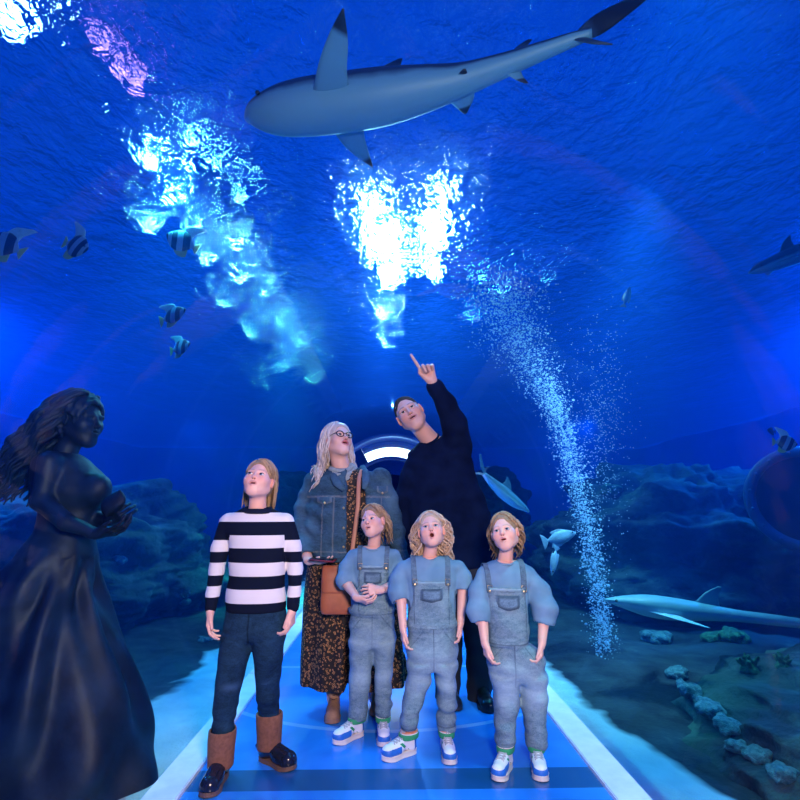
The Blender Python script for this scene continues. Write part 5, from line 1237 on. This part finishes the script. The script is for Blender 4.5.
side_shark('shark', 'pale bluish shark swimming just behind the pointing man', 'shark', [(529, 512, 1), (524, 508, 4), (515, 502, 7), (504, 493, 8), (494, 484, 6), (484, 474, 3)], 6.0, PALE, dors=3, pect=2)
# ---- smaller fish: local +x is the nose
def banner_material():
    t = NT('black_and_white_banded_scales'); sp = t.n('SeparateXYZ', i_Vector=t.coord('Object')); x, _, z = sp.outputs
    a = t.math('ADD', t.math('DIVIDE', t.math('ADD', x, t.math('MULTIPLY', z, -.35)), .22), .5)
    K, W = (.004, .006, .02), (.22, .30, .42)
    c = t.ramp(a, [(0, W), (.18, K), (.42, W), (.62, K), (.80, W), (.93, K)], 'CONSTANT'); t.bsdf(c, .4); return t.m
BAN = banner_material(); YEL = simple('yellow_fin', (.42, .40, .10), .5); DRK = simple('dark_slate_scales', (.02, .035, .07), .4, var=.3); PFS = simple('pale_silver_scales', (.45, .55, .60), .3, var=.2); 
def fish(label, p, size, heading, mat=BAN, finm=YEL, tall=.42, thick=.10, group=None, long_fin=True, tilt=0, cat='fish', name='fish'):
    root = empty(name, p); tag(root, label, cat, group); L = size
    prof = [(.50, .012), (.46, .09), (.38, .20), (.22, .36), (.02, .44), (-.18, .38), (-.34, .18), (-.42, .07), (-.46, .06)]
    b = MB(); n = 20; xs = np.linspace(0, len(prof)-1, 22); X = np.interp(xs, range(len(prof)), [a for a, _ in prof]); H = np.interp(xs, range(len(prof)), [c for _, c in prof])
    V = []; s_ = .22/1.0
    for x, h in zip(X, H):
        for j in range(n): a = 2*math.pi*j/n; V.append((x*s_, math.cos(a)*(thick*h/.44)*s_*abs(math.cos(a))**.2, math.sin(a)*h*tall/.44*s_))
    Fc = [(i*n+j, i*n+(j+1) % n, (i+1)*n+(j+1) % n, (i+1)*n+j) for i in range(21) for j in range(n)]+[tuple(range(n))[::-1], tuple(21*n+j for j in range(n))]
    sc = L/.22; dirv = Vector(heading).normalized(); Mx = Matrix((dirv, Vector((0, 0, 1)).cross(dirv).normalized(), dirv.cross(Vector((0, 0, 1)).cross(dirv).normalized()))).transposed() @ Matrix.Rotation(R(tilt), 3, 'X')
    e = Mx.to_euler()
    def put(o): o.parent = root; o.matrix_parent_inverse = Matrix(); o.rotation_euler = e; o.scale = (sc,)*3; return o
    put(link('fish_body', mesh('fish_body', V, Fc), mat))
    th = tall*s_
    def f2(nm, lead, trail, m_=finm): o = fin(nm, lead, trail, .002, m_, None, 0, .5, (0, 1, 0)); put(o)
    f2('tail_fin', [(-.094, 0, .012), (-.115, 0, .035), (-.135, 0, .05)], [(-.096, 0, -.012), (-.112, 0, -.035), (-.130, 0, -.05)])
    if long_fin: f2('dorsal_fin', [(.03, 0, th*.93), (.0, 0, th*1.5), (-.10, 0, th*1.9)], [(-.06, 0, th*.6), (-.07, 0, th*1.1), (-.12, 0, th*1.85)], mat if mat is not BAN else PFS)
    else: f2('dorsal_fin', [(.05, 0, th*.75), (.0, 0, th*1.2), (-.05, 0, th*1.15)], [(-.06, 0, th*.6), (-.06, 0, th*.8), (-.07, 0, th*1.0)])
    f2('anal_fin', [(.02, 0, -th*.93), (-.02, 0, -th*1.25), (-.06, 0, -th*1.25)], [(-.07, 0, -th*.5), (-.075, 0, -th*.8), (-.08, 0, -th*1.1)])
    b = MB(); 
    for sg in (-1, 1): b.ico((.080, sg*thick*s_*.62, .012), .006, 2)
    put(b.build('eye', simple('fish_eye', (.01, .01, .01), .1)))
    return root
G = 'bannerfish high on the left'
fish('black and white banded fish cut by the left edge of the picture', at(4, 244, 3.6), .26, (-1, -.2, .45), group=G)
fish('banded fish with a pale middle, second from the left edge', at(77, 246, 3.7), .24, (.9, -.2, -.35), group=G)
fish('banded fish in front of the teal sparkles on the water', at(181, 241, 3.9), .25, (-.9, -.3, .35), group=G)
fish('banded fish above the lowest one of the shoal', at(174, 315, 3.9), .24, (.9, -.3, .3), group=G, tall=.30)
fish('lowest banded fish of the shoal on the left', at(181, 347, 4.2), .21, (.9, -.4, .2), group=G, tall=.34)
fish('small dark oval fish right of the bubble plume top', at(627, 296, 5.0), .20, (.25, -.5, 1), DRK, DRK, .24, long_fin=False)
fish('pale fish with an arched back left of the bubble plume', at(561, 537, 5.2), .34, (1, .1, .25), PFS, PFS, .20, long_fin=False)
fish('small pale fish turned downwards, nearest the tallest girl', at(554, 562, 5.0), .26, (-.3, -.2, -1), PFS, PFS, .18, long_fin=False)
fish('small banded fish over the porthole rim', at(786, 443, 4.3), .17, (.9, -.3, -.15), BAN, YEL)
fish('tiny dark fish high over the porthole', at(771, 431, 4.6), .10, (-.9, -.3, .1), DRK, DRK, .3, long_fin=False)
# ---- bubbles
def bubbles():
    bm = bmesh.new(); bmesh.ops.create_icosphere(bm, subdivisions=1, radius=1); iv = np.array([v.co[:] for v in bm.verts]); iff = np.array([[v.index for v in f.verts] for f in bm.faces]); bm.free()
    path = [(505, 285, 34, 4.5), (508, 315, 32, 4.5), (522, 350, 26, 4.5), (545, 388, 20, 4.5), (560, 420, 18, 4.5), (572, 465, 17, 4.55), (583, 510, 16, 4.6), (593, 560, 15, 4.6), (600, 610, 15, 4.6), (604, 650, 15, 4.6), (600, 700, 12, 4.6)]
    n = 11000; t = rng.beta(.9, 1.2, n)*(len(path)-1); A = np.array(path, float); C = [smooth_spline(None, A[:, k], t) for k in range(4)]
    V = []; Fs = []
    for i in range(n):
        dx, dy = rng.normal(0, .42, 2)*C[2][i]; 
        if t[i] < 3: dx = rng.normal(0, .55)*C[2][i]
        y_ = C[3][i]+rng.normal(0, .10); p = at(C[0][i]+dx, C[1][i]+dy*.8, y_); r = float(np.clip(rng.lognormal(math.log(.0038), .5), .0016, .014))
        V.append(iv*r*np.array([1, 1, .8])+np.array(p[:])); Fs.append(iff+len(iv)*i)
    for i in range(900):
        dx, dy = rng.normal(0, 26), rng.normal(0, 60); p = at(600+dx*.6, 440+dy, 4.9+rng.normal(0, .3)); V.append(iv*.004+np.array(p[:])); Fs.append(iff+len(iv)*(n+i))
    t_ = NT('air_bubbles'); b_ = t_.n('BsdfPrincipled', i_Base_Color=(.85, .93, 1), i_Roughness=.25); tl = t_.n('BsdfTranslucent', i_Color=(.85, .93, 1)); tr = t_.n('BsdfTransparent')
    m1 = t_.n('MixShader', i_0=.5); t_.link(b_.outputs[0], m1.inputs[1]); t_.link(tl.outputs[0], m1.inputs[2]); m2 = t_.n('MixShader', i_0=.15); t_.link(m1.outputs[0], m2.inputs[1]); t_.link(tr.outputs[0], m2.inputs[2]); t_.link(m2.outputs[0], t_.out.inputs[0])
    o = link('bubbles', mesh('bubbles', np.concatenate(V), np.concatenate(Fs)), t_.m); tag(o, 'plume of white air bubbles rising in the water right of the group', 'bubbles', kind='stuff')
bubbles()
# ---- mermaid statue
def statue():
    y = 2.62; m = NT('dark_bronze_patina'); v = m.coord('Object'); n1 = m.noise(v, 7, 5, .6); m.bsdf(m.ramp(n1, [(.35, (.003, .010, .032)), (.7, (.010, .032, .08))]), .55, .15, m.bump(m.noise(v, 30, 4, .6), .25, .006)); mt = m.m
    root = empty('statue', (at(55, 700, y).x, y, -.1)); tag(root, 'dark statue of a long-haired woman in a flowing skirt, underwater at the left edge', 'statue')
    hc = at(80, 421, y); s = 1.16; M = frame((.96, -.22, .02), (0, 0, 1), 0); nb = at(62, 462, y)
    hd, at_, eyes, _ = head_mesh(M, hc, s, nb, 'woman', .001, .055, h=.004)
    P = lambda a, b_, dy=0: at(a, b_, y+dy)
    T = rows_px([(452, 44, 76, y, .07), (462, 36, 88, y, .12), (478, 34, 100, y, .13), (492, 36, 106, y, .14), (512, 42, 98, y, .11), (530, 38, 92, y, .12), (548, 28, 92, y, .16), (560, 20, 92, y, .18)])
    f = Field(*merge_box(bounds(T), box_of([(P(130, 530, -.25), .08), (P(30, 500, .2), .08)])), .009); f.loft(T, 0, cap=.03)
    f.ell(P(98, 488, -.06), (.06, .06, .07), .06); f.ell(P(94, 488, .07), (.055, .055, .065), .06)
    f.chain([P(50, 462, -.13), P(41, 500, -.15), P(66, 522, -.20), P(94, 533, -.20)], [.056, .044, .036, .026], .02); f.chain([P(64, 462, .12), P(72, 505, .12), P(98, 520, .02), P(112, 520, -.08)], [.05, .042, .034, .026], .02)
    f.disp(lambda X, Y, Z: .003*wob(X, Y, Z, 30)); parts = [(hd[0], hd[1]), f.mesh(), hand_mesh(P(88, 531, -.20), P(96, 534, -.20), (.98, -.05, .12), (0, .3, 1), 1, 1.05, (.026, .024), h=.003, curl=(20, 25, 20)), hand_mesh(P(108, 520, -.07), P(113, 519, -.09), (.6, -.6, .3), (.3, .6, .4), -1, 1.0, (.026, .024), h=.003, curl=(50, 50, 30))]
    V, Fc = join(parts); link('figure', mesh('figure', V, Fc), mt, root)
    sk = rows_px([(528, 42, 88, y, .08), (545, 32, 91, y, .15), (570, 14, 91, y, .20), (595, 0, 92, y, .23), (630, -14, 104, y, .26), (665, -26, 120, y, .29), (700, -34, 132, y, .31), (745, -40, 140, y, .33), (790, -44, 144, y, .34), (830, -46, 146, y, .34)])
    f = Field(*bounds(sk, .05), .012); f.loft(sk, 0); z0 = at(50, 545, y).z
    def flow(X, Y, Z):
        d = z0-Z; xc = at(60, 640, y).x-.12*d; a = np.arctan2(Y-y, X-xc); k = np.clip(d/.25, 0, 1); return -k*(.026*np.sin(a*7+d*7.0+1.2*np.sin(d*6))+.012*np.sin(a*13-d*5))
    f.disp(flow); link('skirt', mesh('skirt', *f.mesh()), mt, root)
    hl = hair_locks(M, hc, s, 330, .55, .013, .03, [(P(50, 470, .06), P(95, 470, .0), .10), (nb, hc, .06)], grav=(-.62, .0, -.80), seed=21, wave=.006, back=-.5, lenv=.45, taper=.3)
    hair_object(hair_cap(M, hc, s, .018, seed=3, rough=.004), hl, mt, root)
    b = MB(); c = P(113, 505, -.16)
    b.grid(lambda u, v_: c+Vector((math.sin(v_*math.pi)*.055*math.cos(2*math.pi*u)+.05*(v_-.5), .018*math.sin(2*math.pi*u)*math.sin(v_*math.pi), .13*(v_-.45)+.01*math.sin(20*u*math.pi)*math.sin(v_*math.pi))), 24, 12, True); b.build('shell', mt, root, True)
statue()
# ---- porthole drum
def porthole():
    c = at(806, 499, 4.9); root = empty('porthole', c); tag(root, 'round steel porthole with dark glass at the right edge of the tank', 'porthole')
    stl = simple('blue_grey_painted_steel', (.03, .08, .17), .5, .2, var=.2, scale=8); r = 52*sc_at(c); nrm = Vector((-.62, -1, .0)).normalized(); X = Vector((0, 0, 1)).cross(nrm).normalized(); Y_ = nrm.cross(X)
    circ = lambda rr, o, n=64: [c+X*math.cos(2*math.pi*i/n)*rr+Y_*math.sin(2*math.pi*i/n)*rr+nrm*o for i in range(n)]
    b = MB(); rings = [circ(r*.80, .06), circ(r*.82, .085), circ(r*.97, .085), circ(r, .06), circ(r, .0), circ(r*.93, -.02), circ(r*.93, -.30)]
    V = [p for q in rings for p in q]; b.add(V, [(j*64+i, j*64+(i+1) % 64, (j+1)*64+(i+1) % 64, (j+1)*64+i) for j in range(6) for i in range(64)]+[tuple(6*64+i for i in range(64))]); b.build('rim', stl, root)
    b = MB(); b.add(circ(r*.82, .05)+circ(r*.82, .03), [tuple(range(64)), tuple(range(64, 128))[::-1]]+[(i, 64+i, 64+(i+1) % 64, (i+1) % 64) for i in range(64)]); b.build('dark_glass', simple('dark_porthole_glass', (.004, .008, .02), .08), root, False)
    for i in range(16):
        a = 2*math.pi*(i+.5)/16; MB().ico(c+X*math.cos(a)*r*.895+Y_*math.sin(a)*r*.895+nrm*.088, .016, 2).build('bolt', stl, root)
porthole()
# ---- corals placed on the reef
dgc = [o for o in bpy.data.objects if o.name.startswith(('reef_rock', 'sand_bed'))]
BV = [BVHTree.FromPolygons([v.co.copy() for v in o.data.vertices], [p.vertices[:] for p in o.data.polygons]) for o in dgc]
def reef_hit(px, py):
    d = ray(px, py).normalized(); best = None
    for b in BV:
        h = b.ray_cast(CO, d)
        if h[0] is not None and (best is None or h[3] < best[3]): best = h
    return best
def coral_mesh(seed, kind):
    f = Field((-1.3, -1.3, -.8), (1.3, 1.3, 1.2), .06); rg = random.Random(seed)
    if kind == 0:
        f.ell((0, 0, 0), (.8, .75, .55), .1)
        for i in range(9): a = rg.uniform(0, 6.28); f.ell((math.cos(a)*.6, math.sin(a)*.6, rg.uniform(-.2, .4)), (.32, .32, .26), .12)
    else:
        f.ell((0, 0, -.3), (.6, .6, .4), .1)
        for i in range(14):
            a = rg.uniform(0, 6.28); e = rg.uniform(.1, .8); f.cap((0, 0, -.2), (math.cos(a)*e, math.sin(a)*e, rg.uniform(.3, .9)), .20, .10, .08)
    f.disp(lambda X, Y, Z: .05*wob(X, Y, Z, 9, seed)); return mesh('coral', *f.mesh())
def coral_mat(name, a, b_): 
    t = NT(name); v = t.coord('Object'); n = t.noise(v, 3, 4, .6); t.bsdf(t.ramp(n, [(.35, a), (.65, b_)]), .8, 0, t.bump(t.noise(v, 12, 3), .5, .1)); return t.m
CM_ = [coral_mat('pale_blue_green_coral', (.06, .15, .16), (.20, .32, .30)), coral_mat('green_coral', (.02, .10, .04), (.10, .28, .10))]
CMs = [coral_mesh(1, 0), coral_mesh(2, 0), coral_mesh(3, 1)]
for me in CMs: me.materials.append(CM_[0])
def coral(px, py, r_px, k, mat, label, group=None):
    h = reef_hit(px, py)
    if h is None: return
    p = h[0]; r = r_px*sc_at(p); o = bpy.data.objects.new('coral', CMs[k]); COL.objects.link(o); o.location = p+h[1]*r*.15; o.scale = (r, r, r*.85); o.rotation_euler = (0, 0, random.uniform(0, 6.28))
    o.material_slots[0].link = 'OBJECT'; o.material_slots[0].material = CM_[mat]; tag(o, label, 'coral', group)
CL = 'pale rounded coral in the diagonal row down the right reef slope'
for px, py, r, k in ((657, 642, 17, 0), (676, 676, 13, 1), (694, 694, 16, 1), (712, 712, 17, 0), (731, 729, 16, 1), (736, 748, 12, 0), (760, 758, 17, 1), (783, 776, 16, 0)): coral(px, py, r, k, 0, CL, 'pale corals down the right slope')
CL2 = 'dim green coral clump on the tall right reef rock'
for px, py, r, k in ((735, 640, 16, 0), (750, 668, 14, 2), (785, 665, 12, 2), (712, 640, 12, 1)): coral(px, py, r, k, 1, 'green coral clump on the dark rock under the gliding ray', 'green corals under the ray')
coral(513, 452, 12, 1, 1, 'small round green coral right of the pointing man'); coral(532, 476, 16, 0, 1, 'wide green coral between the pointing man and the bubbles')
coral(612, 492, 12, 0, 1, 'dim green coral just right of the bubble plume')
for px, py, r, k in ((120, 560, 10, 1), (186, 600, 10, 2), (205, 640, 9, 0)): coral(px, py, r, k, 0, 'small pale coral on the dark bed left of the striped sweater', 'small corals on the left bed')
# ---- glowing panel added for the white patch under the far crown
cl = empty('crown_glow', (TX, 9.6, 2.12)); tag(cl, 'added white glow panel under the far crown of the tunnel', 'lamp')
arc = lambda k, y, n=20: [Vector((TX+TA*k*math.cos(R(65+50*i/n)), y, TC+TB*k*math.sin(R(65+50*i/n)))) for i in range(n+1)]
def arc_box(k0, k1, y0, y1):
    b = MB(); V = arc(k0, y0)+arc(k1, y0)+arc(k0, y1)+arc(k1, y1); n = 21; Fc = []
    for i in range(20): Fc += [(i, i+1, n+i+1, n+i), (2*n+i, 3*n+i, 3*n+i+1, 2*n+i+1), (i, 2*n+i, 2*n+i+1, i+1), (n+i, n+i+1, 3*n+i+1, 3*n+i)]
    Fc += [(0, n, 3*n, 2*n), (20, 2*n+20, 3*n+20, n+20)]; b.add(V, Fc); return b
arc_box(.985, .955, 9.0, 10.6).build('glow_backing', steel, cl, False)
e_ = NT('white_glow'); em = e_.n('Emission', i_Color=(.55, .80, 1), i_Strength=4.0); e_.link(em.outputs[0], e_.out.inputs[0])
arc_box(.954, .945, 9.08, 10.5).build('glow_face', e_.m, cl, False)
